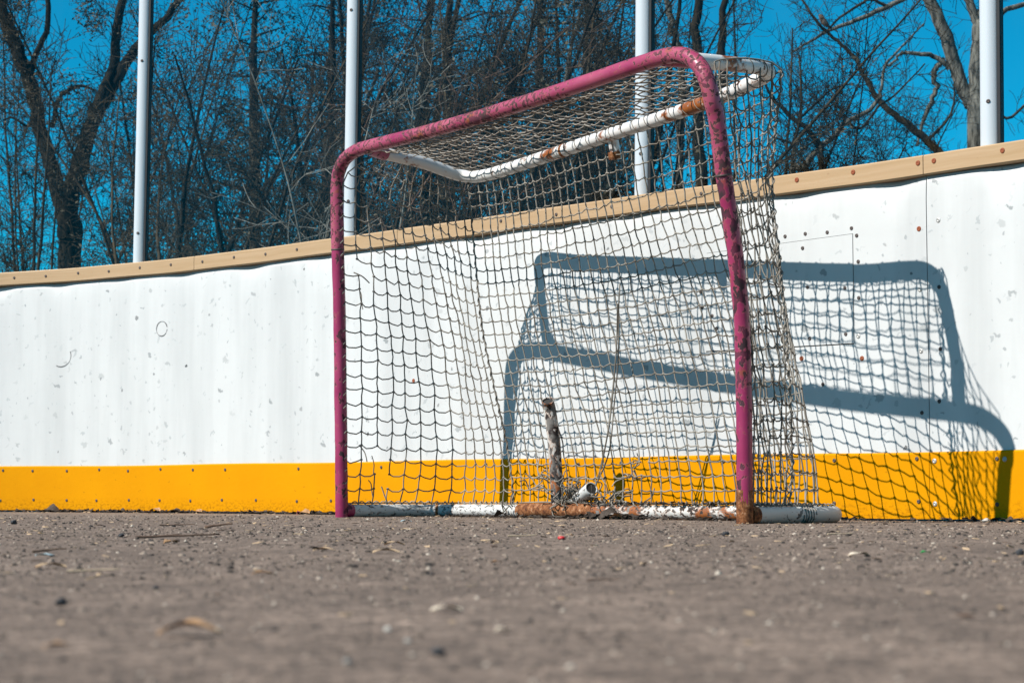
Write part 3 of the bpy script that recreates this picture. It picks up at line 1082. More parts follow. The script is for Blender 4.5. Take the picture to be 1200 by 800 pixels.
# ------------------------------------------------------------------ trees behind the rink
class Grower:
    def __init__(self, seed):
        self.r = np.random.default_rng(seed)
        self.thick, self.thin = MB(), MB()
        self.tips = []

    def put(self, P, R):
        rm = max(R)
        k = 8 if rm > .05 else 6 if rm > .022 else 4 if rm > .009 else 3
        (self.thick if rm > .03 else self.thin).tube(P, R, k, False)

    def branch(self, p, d, L, r, lvl, up=.15, wob=.28, rate=3.2, minr=.003, zmin=.3):
        n = max(3, min(9, int(L / .16) + 2))
        P, R = [np.array(p, float)], [r]
        d = np.array(d, float)
        d /= np.linalg.norm(d)
        for i in range(n):
            d = d + self.r.normal(0, wob, 3) * .55 + np.array([0, 0, up * .35])
            d /= np.linalg.norm(d)
            q = P[-1] + d * L / n
            if q[2] < zmin: q[2] = zmin
            P.append(q)
            R.append(max(minr * .75, r * (1 - .75 * (i + 1) / n)))
        P = np.array(P)
        self.put(P, R)
        if lvl > 0:
            self.spawn(P, R, lvl, up, wob, rate, minr, L, zmin)
        else:
            self.tips.append(P[-1])
        return P

    def spawn(self, P, R, lvl, up=.15, wob=.28, rate=3.2, minr=.003, L=None, zmin=.3, t0=.12, ratio=.55, spread=.85):
        s = np.r_[0, np.cumsum(np.linalg.norm(np.diff(P, axis=0), axis=1))]
        tot = s[-1]
        cnt = self.r.poisson(max(.5, rate * tot))
        for _ in range(cnt):
            t = tot * (t0 + (1 - t0) * self.r.random())
            i = min(len(P) - 2, int(np.searchsorted(s, t)) - 1)
            i = max(i, 0)
            f = (t - s[i]) / max(1e-6, s[i + 1] - s[i])
            q = P[i] + (P[i + 1] - P[i]) * f
            rr = R[i] + (R[i + 1] - R[i]) * f
            dd = P[i + 1] - P[i]
            dd = dd / (np.linalg.norm(dd) + 1e-9)
            side = self.r.normal(0, 1, 3)
            side -= dd * (side @ dd)
            side /= np.linalg.norm(side) + 1e-9
            nd = dd * (1 - spread * .5) + side * spread
            ln = (L if L else min(tot, 1.6)) * ratio * (.55 + .8 * self.r.random()) * (1.05 - .45 * t / tot)
            self.branch(q, nd, max(.22, ln), max(minr, min(rr * .55, ln * .012)), lvl - 1, up, wob, rate * 2.0, minr, zmin)

    def guide(self, pts, lvl=2, rate=2.2, drift=.25, up=.15, wob=.28, minr=.003, L=1.1, zmin=.6, from_z=1.2, per=4):
        P4 = np.asarray(pts, float).copy()
        dy = np.cumsum(self.r.normal(0, drift * .25, len(P4)))
        dy -= dy[0]
        P4[:, 1] += dy
        Q = smooth_path(P4[:, :3], per)
        s = np.linspace(0, 1, len(P4))
        R = np.interp(np.linspace(0, 1, len(Q)), s, P4[:, 3])
        Q[:, :2] += self.r.normal(0, .012, (len(Q), 2)) * np.minimum(1, R[:, None] * 30)
        self.put(Q, R)
        if lvl > 0:
            m = Q[:, 2] > from_z
            if m.sum() > 2:
                self.spawn(Q[m], R[m], lvl, up, wob, rate, minr, L, zmin, 0.0)
        return Q

    def leaves(self, n, spread, size, mb=None, clumps=0):
        mb = mb or MB()
        if not self.tips: return mb
        T = np.array(self.tips)
        idx = self.r.integers(0, len(T), n)
        if clumps:
            sel = self.r.integers(0, len(T), clumps)
            idx = sel[self.r.integers(0, clumps, n)]
        C = T[idx] + self.r.normal(0, spread, (n, 3))
        A = self.r.normal(0, 1, (n, 3)); A /= np.linalg.norm(A, axis=1)[:, None]
        B = self.r.normal(0, 1, (n, 3)); B = np.cross(A, B); B /= np.linalg.norm(B, axis=1)[:, None]
        S = size * (.5 + self.r.random(n))[:, None]
        vs = np.stack([C - A * S, C + B * S * .45, C + A * S, C - B * S * .45], 1).reshape(-1, 3)
        mb.v.extend(map(tuple, vs.tolist()))
        mb.f.extend([(4 * i, 4 * i + 1, 4 * i + 2, 4 * i + 3) for i in range(n)])
        mb.n += 4 * n
        return mb

    def finish(self, name, label, bark, base, twig=None, leaf=None, group=None, cat='tree'):
        t = thing(name, label, cat, base, group)
        if self.thick.n: self.thick.build('trunk', bark, t)
        if self.thin.n: self.thin.build('branches', twig or bark, t)
        if leaf: leaf[0].build('foliage', leaf[1], t, False)
        return t


# forked tree on the left
G1 = Grower(21)
left_guides = [
    [(-4.75,22,-.02,.142),(-4.78,22,2.64,.128),(-4.81,22,3.06,.124),(-4.815,22,3.28,.10),(-4.80,22,3.45,.05)],
    [(-4.80,22,2.85,.105),(-4.85,22,3.15,.098),(-5.01,22,3.66,.078),(-5.13,22,4.13,.078),(-5.22,22,4.55,.078),(-5.37,22,4.88,.078),(-5.51,22,5.21,.078),(-5.63,22,5.54,.069),(-5.88,22,6.21,.05),(-6.0,22,7.35,.028)],
    [(-4.80,22,2.85,.105),(-4.79,22,3.15,.10),(-4.7,22,3.57,.092),(-4.57,22,4.04,.082),(-4.47,22,4.37,.069),(-4.38,22,4.6,.06),(-4.31,22,5.07,.05),(-4.25,22,5.45,.046),(-4.15,22,6.3,.032),(-4.12,22,7.16,.018)],
    [(-4.57,22,4.04,.06),(-4.36,22,4.46,.064),(-4.18,22,4.79,.06),(-4.0,22,5.02,.05),(-3.68,22,5.36,.041),(-3.36,22,5.83,.028),(-2.99,22,6.49,.014)],
    [(-5.24,22,4.58,.037),(-5.16,22,4.86,.032),(-5.06,22,5.07,.032),(-5.03,22,5.45,.028),(-5.03,22,5.92,.018),(-4.99,22,6.49,.011)],
    [(-5.0,22,4.04,.028),(-4.93,22,4.34,.023),(-4.86,22,4.45,.023),(-4.69,22,4.51,.018),(-4.53,22,4.45,.011)],
    [(-5.15,22,4.13,.023),(-5.28,22,4.06,.018),(-5.42,22,4.15,.014),(-5.54,22,4.13,.009)]]
for i, q in enumerate(left_guides):
    G1.guide(q, 2 if i else 1, 5.5 if i else 2.0, .12, .08, .36, .0042, .9, 2.4, 2.6)
G1.finish('forked_tree', 'large bare forked tree with shade-darkened trunk at the far left', M['bark_shaded'], (-4.75, 22, 0), M['bark_shaded'], (G1.leaves(3600, .085, .018, None, 26), M['old_leaves']))

# tree with two trunks on the right
G2 = Grower(5)
right_guides = [
    [(5.84,26,-.04,.141),(5.94,26,4.54,.119),(5.96,26,5.2,.114),(6.01,26,5.76,.103),(6.03,26,6.11,.096),(6.035,26,6.28,.05)],
    [(5.91,26,5.04,.092),(5.82,26,5.2,.087),(5.71,26,5.55,.087),(5.6,26,5.94,.087),(5.41,26,6.37,.081),(5.24,26,6.87,.065),(5.12,26,7.77,.043)],
    [(6.01,26,6.09,.06),(5.91,26,6.34,.06),(5.84,26,6.65,.049),(5.76,26,7.44,.033)],
    [(6.04,26,6.09,.065),(6.16,26,6.43,.06),(6.34,26,6.99,.049),(6.52,26,7.77,.033)],
    [(5.64,26,5.52,.038),(5.43,26,5.69,.033),(5.25,26,5.7,.027),(5.02,26,5.72,.022),(4.92,26,5.62,.016),(4.78,26,5.55,.011)],
    [(5.55,26,5.65,.033),(5.48,26,5.56,.038),(5.43,26,5.44,.038),(5.45,26,5.26,.033),(5.4,26,5.11,.033),(5.27,26,4.79,.022),(5.22,26,4.54,.011)],
    [(5.84,26,6.65,.038),(5.45,26,6.67,.033),(5.03,26,6.43,.033),(4.8,26,6.32,.033),(4.54,26,6.2,.03),(4.16,26,6.06,.024),(4.04,26,6.0,.022),(3.81,26,5.87,.016),(3.58,26,5.72,.011)],
    [(4.84,26,6.34,.022),(4.62,26,6.43,.022),(4.53,26,6.39,.019),(4.23,26,6.2,.016),(4.04,26,6.0,.014)],
    [(6.15,26,5.98,.027),(6.32,26,6.26,.033),(6.54,26,6.34,.033),(6.88,26,6.48,.027),(7.26,26,6.59,.016)],
    [(6.14,26,5.09,.022),(6.33,26,4.87,.019),(6.57,26,5.04,.016),(6.85,26,5.2,.011)]]
for i, q in enumerate(right_guides):
    G2.guide(q, 0 if i == 0 else 2, 4.6, .0 if i in (6, 7) else .10, .05, .36, .0042, .75, 3.6, 4.6)
G2.finish('twin_trunk_tree', 'bare grey tree with two trunks beside the nearest white post', M['bark_grey'], (5.84, 26, 0), M['bark_mid'])

G3 = Grower(9)
for q in ([(5.75,24,-.03,.07),(5.62,24,2.5,.062),(5.3,24,3.72,.055),(4.99,24,4.16,.05),(4.73,24,4.4,.045),(4.47,24,4.61,.04),(4.26,24,4.86,.033),(4.1,24,5.19,.025),(3.92,24,5.4,.022),(3.73,24,5.55,.02),(3.57,24,5.72,.018),(3.44,24,5.94,.013),(3.3,24,6.25,.01)],
          [(4.9,24,4.24,.02),(5.16,24,4.5,.015),(5.24,24,4.7,.013),(5.26,24,4.96,.009)]):
    G3.guide(q, 2, 7.5, .08, .22, .34, .004, .8, 3.2, 4.0)
G3.finish('leaning_tree', 'slim bare tree leaning left against the blue sky right of the goal', M['bark_mid'], (5.75, 24, 0), M['bark_mid'])

G4 = Grower(14)
for q in ([(2.59,20,-.02,.042),(2.73,20,3.0,.033),(2.85,20,3.26,.031),(3.03,20,3.46,.029),(3.17,20,3.59,.027),(3.3,20,3.73,.025),(3.48,20,3.81,.023),(3.61,20,3.95,.021),(3.64,20,4.06,.017),(3.68,20,4.28,.015),(3.86,20,4.49,.01),(4.07,20,4.71,.007)],
          [(3.3,20,3.73,.017),(3.45,20,3.68,.013),(3.62,20,3.89,.013),(3.8,20,4.02,.01),(4.09,20,4.32,.007)],
          [(2.75,20,3.0,.022),(2.78,20,3.5,.018),(2.86,20,3.9,.014),(2.84,20,4.4,.009)]):
    G4.guide(q, 2, 9, .06, .25, .3, .0035, .75, 2.5, 2.6)
G4.finish('pale_shrub', 'pale bare shrub with one long curved limb right of the net', M['bark_grey'], (2.59, 20, 0), M['bark_mid'], cat='shrub')

G5 = Grower(15)
for q in ([(2.88,19,-.01,.036),(2.89,19,3.09,.028),(2.86,19,3.31,.028),(2.8,19,3.44,.028),(2.67,19,3.56,.024),(2.53,19,3.69,.02),(2.43,19,3.8,.016),(2.36,19,3.94,.012)],
          [(2.67,19,3.56,.016),(2.8,19,3.68,.012),(3.0,19,3.86,.01),(3.21,19,3.92,.007)],
          [(2.86,19,2.8,.02),(2.72,19,3.2,.016),(2.6,19,3.35,.012),(2.45,19,3.4,.008)]):
    G5.guide(q, 2, 8, .06, .2, .34, .0035, .7, 2.3, 2.3)
G5.finish('dark_shrub', 'dark tangled bare shrub just right of the net, above the cap rail', M['bark_shaded'], (2.88, 19, 0), M['bark_shaded'], cat='shrub')

G6 = Grower(16)
for q in ([(1.97,21,-.02,.079),(1.96,21,3.14,.066),(1.94,21,3.86,.057),(1.92,21,4.66,.052),(1.94,21,5.2,.044),(2.0,21,6.02,.026)],
          [(1.98,21,1.82,.052),(2.1,21,3.14,.052),(2.14,21,4.13,.048),(2.18,21,4.84,.039),(2.22,21,5.2,.035),(2.33,21,6.02,.018)]):
    G6.guide(q, 2, 8, .08, .15, .3, .0036, .95, 1.8, 2.2)
G6.finish('twin_stem_tree', 'dark bare tree with two stems behind the right corner of the goal', M['bark_shaded'], (1.97, 21, 0), M['bark_mid'])
G7 = Grower(17)
G7.guide([(1.91,23,-.03,.048),(1.92,23,4.51,.043),(1.88,23,5.2,.038),(1.82,23,5.37,.038),(1.77,23,5.69,.034),(1.66,23,6.29,0.019)], 2, 7, .08, .3, .3, .0038, 1.0, 2.4, 2.6)
G7.finish('pale_tree', 'pale bare tree between the third white post and the pink corner', M['bark_grey'], (1.91, 23, 0), M['bark_grey'])


# thicket: many-stemmed bare shrubs and young trees, each its own plant
def shrub(x, y, h, stems, lean_x, seed, bark, twig, label, rate=2.3, spread=.45, r0=.03, lvl=2, minr=.0032, name='bare_shrub', cat='shrub', group='bare shrubs behind the glass', leafn=0, leafm=None, up=.22):
    G = Grower(seed)
    rr = G.r
    for k in range(stems):
        a = rr.uniform(0, 2 * math.pi)
        b = np.array([x + .12 * math.cos(a), y + .12 * math.sin(a), -.03])
        dx = lean_x + rr.normal(0, spread)
        dy = rr.normal(0, spread)
        hh = h * rr.uniform(.7, 1.05)
        r_ = r0 * rr.uniform(.6, 1.15)
        cv = rr.normal(0, .25, 2)
        pts = []
        for t in (0, .2, .4, .6, .8, 1.0):
            pts.append((b[0] + dx * hh * .5 * t ** 1.2 + cv[0] * math.sin(t * 3), b[1] + dy * hh * .5 * t ** 1.2 + cv[1] * math.sin(t * 3), hh * t - .03, max(minr, r_ * (1 - .8 * t))))
        G.guide(pts, lvl, rate * 3.9, .05, up, .3, minr, 1.0, .9, .9)
    lf = None
    if leafn:
        lf = (G.leaves(leafn * 2, .09, .018, None, 70), leafm)
    return G.finish(name, label, bark, (x, y, 0), twig, lf, group, cat)


SH = [
    # x, y, height, stems, lean, bark, twig, label, kwargs
    (-4.15, 17.5, 4.8, 3, -.05, 'bark_mid', 'bark_mid', 'pair of thin bare stems at the left edge, left of the forked trunk', dict(spread=.12, r0=.026, rate=1.6)),
    (-3.35, 18.5, 4.6, 4, .12, 'bark_shaded', 'bark_mid', 'bare shrub with clinging brown leaves between forked trunk and leftmost post', dict(leafn=900, leafm='old_leaves')),
    (-5.9, 20.5, 5.6, 5, .02, 'bark_mid', 'bark_brown', 'upright bare shrub with many stems at the very left edge', dict(spread=.22, r0=.03, rate=3.0, leafn=900, leafm='old_leaves')),
    (-5.4, 24.0, 6.4, 6, .08, 'bark_shaded', 'bark_brown', 'tangled bare shrub left of the forked trunk, behind the thin stems', dict(spread=.45, r0=.026, rate=3.2, leafn=1400, leafm='old_leaves', minr=.0042)),
    (-4.5, 25.5, 6.8, 6, .05, 'bark_shaded', 'bark_shaded', 'dark bare shrub directly behind the forked trunk', dict(spread=.5, r0=.035, rate=3.4, leafn=1500, leafm='old_leaves', minr=.0042)),
    (-3.6, 21.0, 5.6, 6, .10, 'bark_shaded', 'bark_brown', 'brown leafy shrub low between forked trunk and leftmost post', dict(spread=.5, r0=.03, rate=3.2, leafn=2200, leafm='old_leaves', minr=.004)),
    (-2.62, 16.0, 4.6, 6, .25, 'bark_shaded', 'bark_brown', 'dark bare shrub just right of the leftmost white post', dict(spread=.7, rate=2.8, leafn=900, leafm='old_leaves')),
    (-2.25, 18.0, 5.2, 4, .22, 'bark_shaded', 'bark_shaded', 'dark slender tree leaning right, second plant from the leftmost post', dict(r0=.05, spread=.25)),
    (-1.95, 14.5, 4.0, 6, .18, 'bark_shaded', 'bark_mid', 'dense bare shrub in the middle of the left glass pane', dict(rate=3.2, spread=.7)),
    (-1.72, 19.0, 5.6, 3, .20, 'bark_shaded', 'bark_shaded', 'tall dark stems rising left of the second white post', dict(r0=.06, spread=.22)),
    (-1.30, 15.5, 4.2, 5, .15, 'bark_shaded', 'bark_shaded', 'dark bare shrub with crossing stems left of the goal', dict(rate=3.0, spread=.7, leafn=900, leafm='needles')),
    (-1.18, 12.4, 3.2, 3, .10, 'bark_sunlit', 'bark_sunlit', 'pale sunlit twiggy shrub close behind the left goal post', dict(rate=1.5, r0=.013, spread=.35, minr=.0028)),
    (-.62, 14.2, 4.0, 6, .45, 'bark_shaded', 'bark_mid', 'bare shrub slanting right behind the left corner of the goal', dict(rate=3.2, leafn=900, leafm='old_leaves')),
    (-.95, 17.2, 5.2, 5, .42, 'bark_shaded', 'bark_brown', 'dark slanting tree behind the second white post', dict(r0=.06, spread=.2)),
    (-.30, 15.8, 4.6, 6, .45, 'bark_shaded', 'bark_brown', 'dense dark shrub above the left part of the crossbar', dict(rate=3.4, leafn=1200, leafm='needles')),
    (-.35, 12.8, 3.4, 4, .38, 'bark_sunlit', 'bark_red', 'reddish and pale twigs slanting right above the crossbar', dict(rate=1.6, r0=.014, spread=.3, minr=.0028)),
    (.20, 17.5, 5.2, 5, .40, 'bark_shaded', 'bark_brown', 'dark slanting tree above the middle of the crossbar', dict(r0=.055, spread=.25)),
    (.28, 14.6, 4.2, 5, .30, 'bark_mid', 'bark_mid', 'brown bare shrub behind the middle of the goal', dict(rate=3.2, leafn=900, leafm='old_leaves')),
    (.75, 16.6, 4.8, 5, .22, 'bark_shaded', 'bark_mid', 'bare shrub just left of the third white post', dict(rate=2.3)),
    (1.02, 19.5, 5.6, 4, .02, 'bark_grey', 'bark_grey', 'pale upright bare tree just left of the third white post', dict(r0=.05, spread=.14, rate=2.2)),
    (1.50, 17.0, 4.6, 4, .10, 'bark_shaded', 'bark_mid', 'dark bare shrub right of the third white post', dict(rate=2.4)),
    (2.28, 18.2, 3.9, 6, .05, 'bark_shaded', 'bark_shaded', 'dark twiggy shrub behind the right side of the net', dict(rate=3.2, spread=.6)),
    (2.9, 21.5, 5.4, 4, .10, 'bark_mid', 'bark_mid', 'thin bare shrub with upright twigs against blue sky right of the goal', dict(rate=3.4, spread=.5, r0=.011)),
    (4.2, 23.0, 4.8, 4, .0, 'bark_mid', 'bark_mid', 'thin wispy shrub low against the sky near the twin trunk tree', dict(rate=3.0, spread=.6, r0=.011)),
    (6.7, 22.0, 5.0, 3, .25, 'bark_mid', 'bark_mid', 'thin wispy shrub at the far right edge of the picture', dict(rate=2.2, spread=.5, r0=.011)),
]
for i, (x, y, h, st, ln, bk, tw, lb, kw) in enumerate(SH):
    kw = dict(kw)
    if 'leafm' in kw: kw['leafm'] = M[kw['leafm']]
    shrub(x, y, h, st, ln, 140 + i, M[bk], M[tw], lb, **kw)


# ragged cedars that darken the back of the thicket
def cedar(x, y, h, seed, label, leafn=5200, w=1.0):
    G = Grower(seed)
    rr = G.r
    G.guide([(x, y, -.03, .11), (x + .05, y, h * .35, .085), (x + .02, y, h * .7, .05), (x + .08, y, h, .015)], 0)
    n = int(h * 11)
    for i in range(n):
        z = .5 + (h - .6) * (i / n) + rr.uniform(-.1, .1)
        a = rr.uniform(0, 2 * math.pi)
        L = w * (1.25 - .75 * z / h) * rr.uniform(.6, 1.1)
        G.branch((x + .03, y, z), (math.cos(a), math.sin(a), .15), L, .016, 1, -.05, .25, 3.4, .004, .3)
    lf = (G.leaves(leafn * 3, .075, .019), M['needles'])
    return G.finish('cedar_tree', label, M['bark_shaded'], (x, y, 0), M['bark_shaded'], lf, 'ragged evergreens behind the thicket')


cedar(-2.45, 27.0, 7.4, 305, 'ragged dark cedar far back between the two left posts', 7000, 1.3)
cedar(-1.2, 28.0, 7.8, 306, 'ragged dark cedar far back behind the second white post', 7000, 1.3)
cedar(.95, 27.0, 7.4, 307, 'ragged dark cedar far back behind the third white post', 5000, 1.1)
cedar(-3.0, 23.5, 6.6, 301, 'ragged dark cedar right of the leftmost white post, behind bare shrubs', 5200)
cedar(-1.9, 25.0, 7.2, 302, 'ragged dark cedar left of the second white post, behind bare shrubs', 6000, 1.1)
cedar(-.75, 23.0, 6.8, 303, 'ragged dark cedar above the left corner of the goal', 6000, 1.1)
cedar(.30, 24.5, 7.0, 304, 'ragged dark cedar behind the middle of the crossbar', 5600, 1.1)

# small bird on the crossing branch
bird = thing('bird', 'small brown bird perched on a branch against the sky', 'bird', (4.03, 26.0, 6.045))
bd = MB()
prof = [(-.075, .030, .004), (-.055, .036, .020), (-.02, .050, .038), (.015, .066, .044), (.04, .085, .038), (.055, .104, .029), (.068, .117, .027), (.082, .121, .020), (.092, .119, .006)]
bd.tube([(4.03 - px * .85, 26.0, 6.045 + pz + px * .45 + .02) for px, pz, r in prof], [r for *_, r in prof], 12)
bd.build('body', M['bird_body'], bird)
tl = MB()
tl.box((4.03 + .115, 26.0, 6.045 - .005), (.05, 0, -.035), (0, .014, 0), (.004, 0, .005))
tl.build('tail', M['bird_dark'], bird, False)
bk = MB()
bk.tube([(4.03 - .078, 26.0, 6.045 + .18), (4.03 - .105, 26.0, 6.045 + .178)], [.007, .001], 6)
bk.build('beak', M['bird_dark'], bird)
for sx in (-.01, .015):
    lg = MB()
    lg.tube([(4.03 + sx, 26.0, 6.045 + .035), (4.03 + sx, 26.0, 6.045 - .01)], .004, 5)
    lg.build('leg', M['bird_dark'], bird)
for sy in (-1, 1):
    wg = MB()
    pr = [(-.06, .03, .003), (-.03, .045, .010), (.01, .062, .013), (.035, .075, .006)]
    wg.tube([(4.03 - px * .85 + .006, 26.0 + sy * .034, 6.045 + pz + px * .45 + .02) for px, pz, r in pr], [r * 1.6 for *_, r in pr], 8)
    wg.build('wing', M['bird_dark'], bird)


# ------------------------------------------------------------------ litter on the asphalt
def leaf_obj(x, y, w, mat, label, rot=0.0, curl=.35, seed=0, z0=0.0015, aspect=.5, name='dead_leaf', cat='leaf', tilt=0.0):
    r = np.random.default_rng(seed + 500)
    mb = MB()
    nu, nv = 10, 4
    fold = r.uniform(.1, .5)
    ph = r.uniform(0, 6)
    vs = np.zeros((nu + 1, nv + 1, 3))
    for i in range(nu + 1):
        t = i / nu
        half = .5 * aspect * w * (math.sin(math.pi * min(1, t * .96 + .03)) ** .75) * (1 + .18 * math.sin(t * 13 + ph))
        for j in range(nv + 1):
            q = (j / nv - .5) * 2
            zc = curl * w * .42 * (1 - (2 * t - 1) ** 2) + fold * abs(q) * half * .45 + .025 * w * math.sin(t * 7 + q * 2 + ph)
            vs[i, j] = ((t - .5) * w, q * half, zc)
    vs[..., 2] -= vs[..., 2].min()
    top = vs.reshape(-1, 3)
    bot = top - np.array([0, 0, .0007])
    N = len(top)
    mb.add(np.vstack([top, bot]) + np.array([0, 0, .0007]), [])
    for i in range(nu):
        for j in range(nv):
            a = i * (nv + 1) + j
            mb.f.append((a, a + nv + 1, a + nv + 2, a + 1))
            mb.f.append((N + a, N + a + 1, N + a + nv + 2, N + a + nv + 1))
    o = mb.build(name, mat)
    o.location = (x, y, z0)
    o.rotation_euler = (tilt, 0, rot)
    return tag(o, label, cat)


def stone_obj(x, y, w, mat, label, seed=0, name='pebble', cat='pebble', flat=.65):
    mb = MB()
    k, n = 9, 6
    mb.v.append((0, 0, 0))
    r = np.random.default_rng(seed + 900)
    o3 = r.uniform(0, 50, 3)
    vs = []
    for i in range(1, n):
        th = math.pi * i / n
        for j in range(k):
            a = 2 * math.pi * j / k
            d_ = np.array([math.sin(th) * math.cos(a), math.sin(th) * math.sin(a), -math.cos(th)])
            q = .5 * w * (1 + .45 * mnoise.noise(tuple(d_ * 1.4 + o3)))
            vs.append(d_ * q * np.array([1, .8, flat]))
    top = np.array([0, 0, .5 * w * flat])
    b = np.array([0, 0, -.5 * w * flat])
    V_ = np.vstack([[b], vs, [top]])
    V_[:, 2] -= V_[:, 2].min() + .08 * w
    mb = MB()
    F_ = [(0, 1 + (j + 1) % k, 1 + j) for j in range(k)]
    for i in range(n - 2):
        for j in range(k):
            F_.append((1 + i * k + j, 1 + i * k + (j + 1) % k, 1 + (i + 1) * k + (j + 1) % k, 1 + (i + 1) * k + j))
    l0 = 1 + (n - 2) * k
    F_ += [(l0 + j, l0 + (j + 1) % k, len(V_) - 1) for j in range(k)]
    mb.add(V_, F_)
    o = mb.build(name, mat, None, False)
    o.location = (x, y, 0)
    o.rotation_euler = (0, 0, seed * 1.3)
    return tag(o, label, cat)


def twig_obj(x, y, L, mat, label, rot=0.0, r=.0022, seed=0, forks=1):
    rr = np.random.default_rng(seed + 700)
    mb = MB()
    P = [np.array([-L / 2, 0, r])]
    for i in range(6):
        P.append(P[-1] + np.array([L / 6, rr.normal(0, L * .03), abs(rr.normal(0, r * .3))]))
    mb.tube(smooth_path(P, 3), np.linspace(r, r * .5, 19), 6)
    for f in range(forks):
        q = P[2 + f]
        mb.tube([q, q + np.array([L * .12, (-1) ** f * L * .08, r * .8]), q + np.array([L * .22, (-1) ** f * L * .12, r * 1.2])], [r * .7, r * .5, r * .3], 5)
    o = mb.build('twig', mat)
    o.location = (x, y, .0008)
    o.rotation_euler = (0, 0, rot)
    return tag(o, label, 'twig')


lf = [
    (-.459, 2.05, .030, 'leaf_tan', 'tan dead leaf beside a pale twig at the left edge of the asphalt', .2),
    (-.51, 3.075, .030, 'leaf_brown', 'small brown leaf under the long dark twig at left', 1.0),
    (-.228, 1.878, .021, 'leaf_brown', 'curled brown leaf alone on the asphalt, left of centre', .6),
    (-.243, 2.662, .029, 'leaf_tan', 'tan leaf sliver in line below the left goal post', .1),
    (-.158, 2.585, .034, 'leaf_tan', 'flat tan leaf, nearer of the two tan leaves below the left base bar', .05),
    (-.17, 2.972, .030, 'leaf_tan', 'flat tan leaf, farther of the two tan leaves below the left base bar', -.1),
    (-.269, 2.787, .017, 'leaf_dark', 'tiny dark leaf beside a tan sliver, below the left goal post', .7),
    (-.167, 1.07, .033, 'leaf_brown', 'large blurred brown curled leaf in the left foreground', .1),
    (-.218, .988, .013, 'leaf_brown', 'small blurred grey-brown leaf at the bottom left corner', .4),
    (-.041, 1.294, .020, 'leaf_pale', 'blurred cream-coloured leaf in the middle foreground', .2),
    (-.005, 1.103, .011, 'leaf_pale', 'tiny pale leaf scrap right of the cream-coloured leaf', .8),
    (-.017, 2.202, .013, 'leaf_brown', 'tiny orange-brown leaf scrap below the net tangle', .3),
    (-.03, 3.129, .021, 'leaf_tan', 'small tan leaf in front of the broken base bar', -.3),
    (.137, 2.149, .012, 'leaf_tan', 'small tan leaf curl right of the red plastic bit', .9),
    (.412, 2.443, .027, 'leaf_pale', 'pale leaf on the asphalt left of the green plastic bit', .3),
    (.603, 3.878, .024, 'leaf_dark', 'dark leaf beside a pale twig, right of the goal', .2)]
for i, (x, y, w, m, lb, rot) in enumerate(lf):
    leaf_obj(x, y, w, M[m], lb, rot, .22 if i != 7 else .40, i, .0006)
for i, (s, off, w, m, lb, tl_) in enumerate([
        (.345, .05, .085, 'leaf_dark', 'dark leaf heap leaning on the yellow kick plate at far left', .5),
        (.735, .03, .045, 'leaf_dark', 'dark leaf against the yellow kick plate below the leftmost post', .3),
        (.95, .04, .060, 'leaf_brown', 'brown leaf against the yellow kick plate, midway left of the goal', .2),
        (1.06, .03, .055, 'leaf_dark', 'dark flat leaf against the kick plate, right of the midway brown leaf', .2),
        (1.20, .03, .045, 'leaf_brown', 'small brown leaf against the kick plate, third left of the goal', .4),
        (1.60, .025, .035, 'leaf_dark', 'tiny dark upright leaf against the kick plate left of the goal', .9),
        (1.80, .03, .030, 'leaf_red', 'small red leaf standing against the kick plate near the left goal post', 1.0),
        (1.86, .05, .055, 'leaf_brown', 'brown leaf beside the foot of the left goal post', .4),
        (1.93, .04, .035, 'leaf_dark', 'dark leaf tucked behind the left goal post', .5)]):
    q = wp(s, 0, off)
    t_ = wt(s)
    leaf_obj(q[0], q[1], w, M[m], lb, math.atan2(t_[1], t_[0]), .5, 40 + i, .002, .55, tilt=tl_)
for i, (u, v, w, m, lb) in enumerate([
        (.92, .36, .075, 'leaf_dark', 'dark leaf caught in the net right of the open pipe end'),
        (.86, .33, .05, 'leaf_dark', 'dark curled leaf beside the open pipe end'),
        (.40, .34, .05, 'leaf_dark', 'dark leaf on the base bar left of the rusty sleeve'),
        (.98, .33, .04, 'leaf_brown', 'brown leaf in front of the rear base bar, right of the tangle')]):
    q = bp(u, v, 0)
    leaf_obj(q[0], q[1], w, M[m], lb, .4 + i, .7, 60 + i, .002, .6, tilt=.4)
for i, (x, y, L, m, lb, rot, r) in enumerate([
        (-.394, 1.939, .049, 'twig_pale', 'short pale twig beside the tan leaf at the left edge', .05, .0012),
        (-.562, 3.43, .130, 'twig', 'long dark twig lying on the asphalt left of the goal', .12, .0022),
        (-.637, 4.461, .062, 'twig', 'short thick dark twig close to the left goal post', -.3, .0030),
        (-.785, 4.823, .082, 'twig', 'thin dark twig near the kick plate, left of the goal', .25, .0016),
        (-.581, 2.585, .042, 'twig', 'short dark twig beside a pale plastic shard at the left edge', .35, .0016),
        (.594, 3.716, .052, 'twig_pale', 'pale twig beside a dark leaf right of the goal', .3, .0016),
        (.018, 3.567, .050, 'twig_pale', 'short pale stick in front of the rusty sleeve', .05, .0015),
        (.077, 1.732, .028, 'twig', 'small dark stick in the right middle foreground', -.05, .0009)]):
    twig_obj(x, y, L, M[m], lb, rot, r, i, 1 if i in (1, 3) else 0)
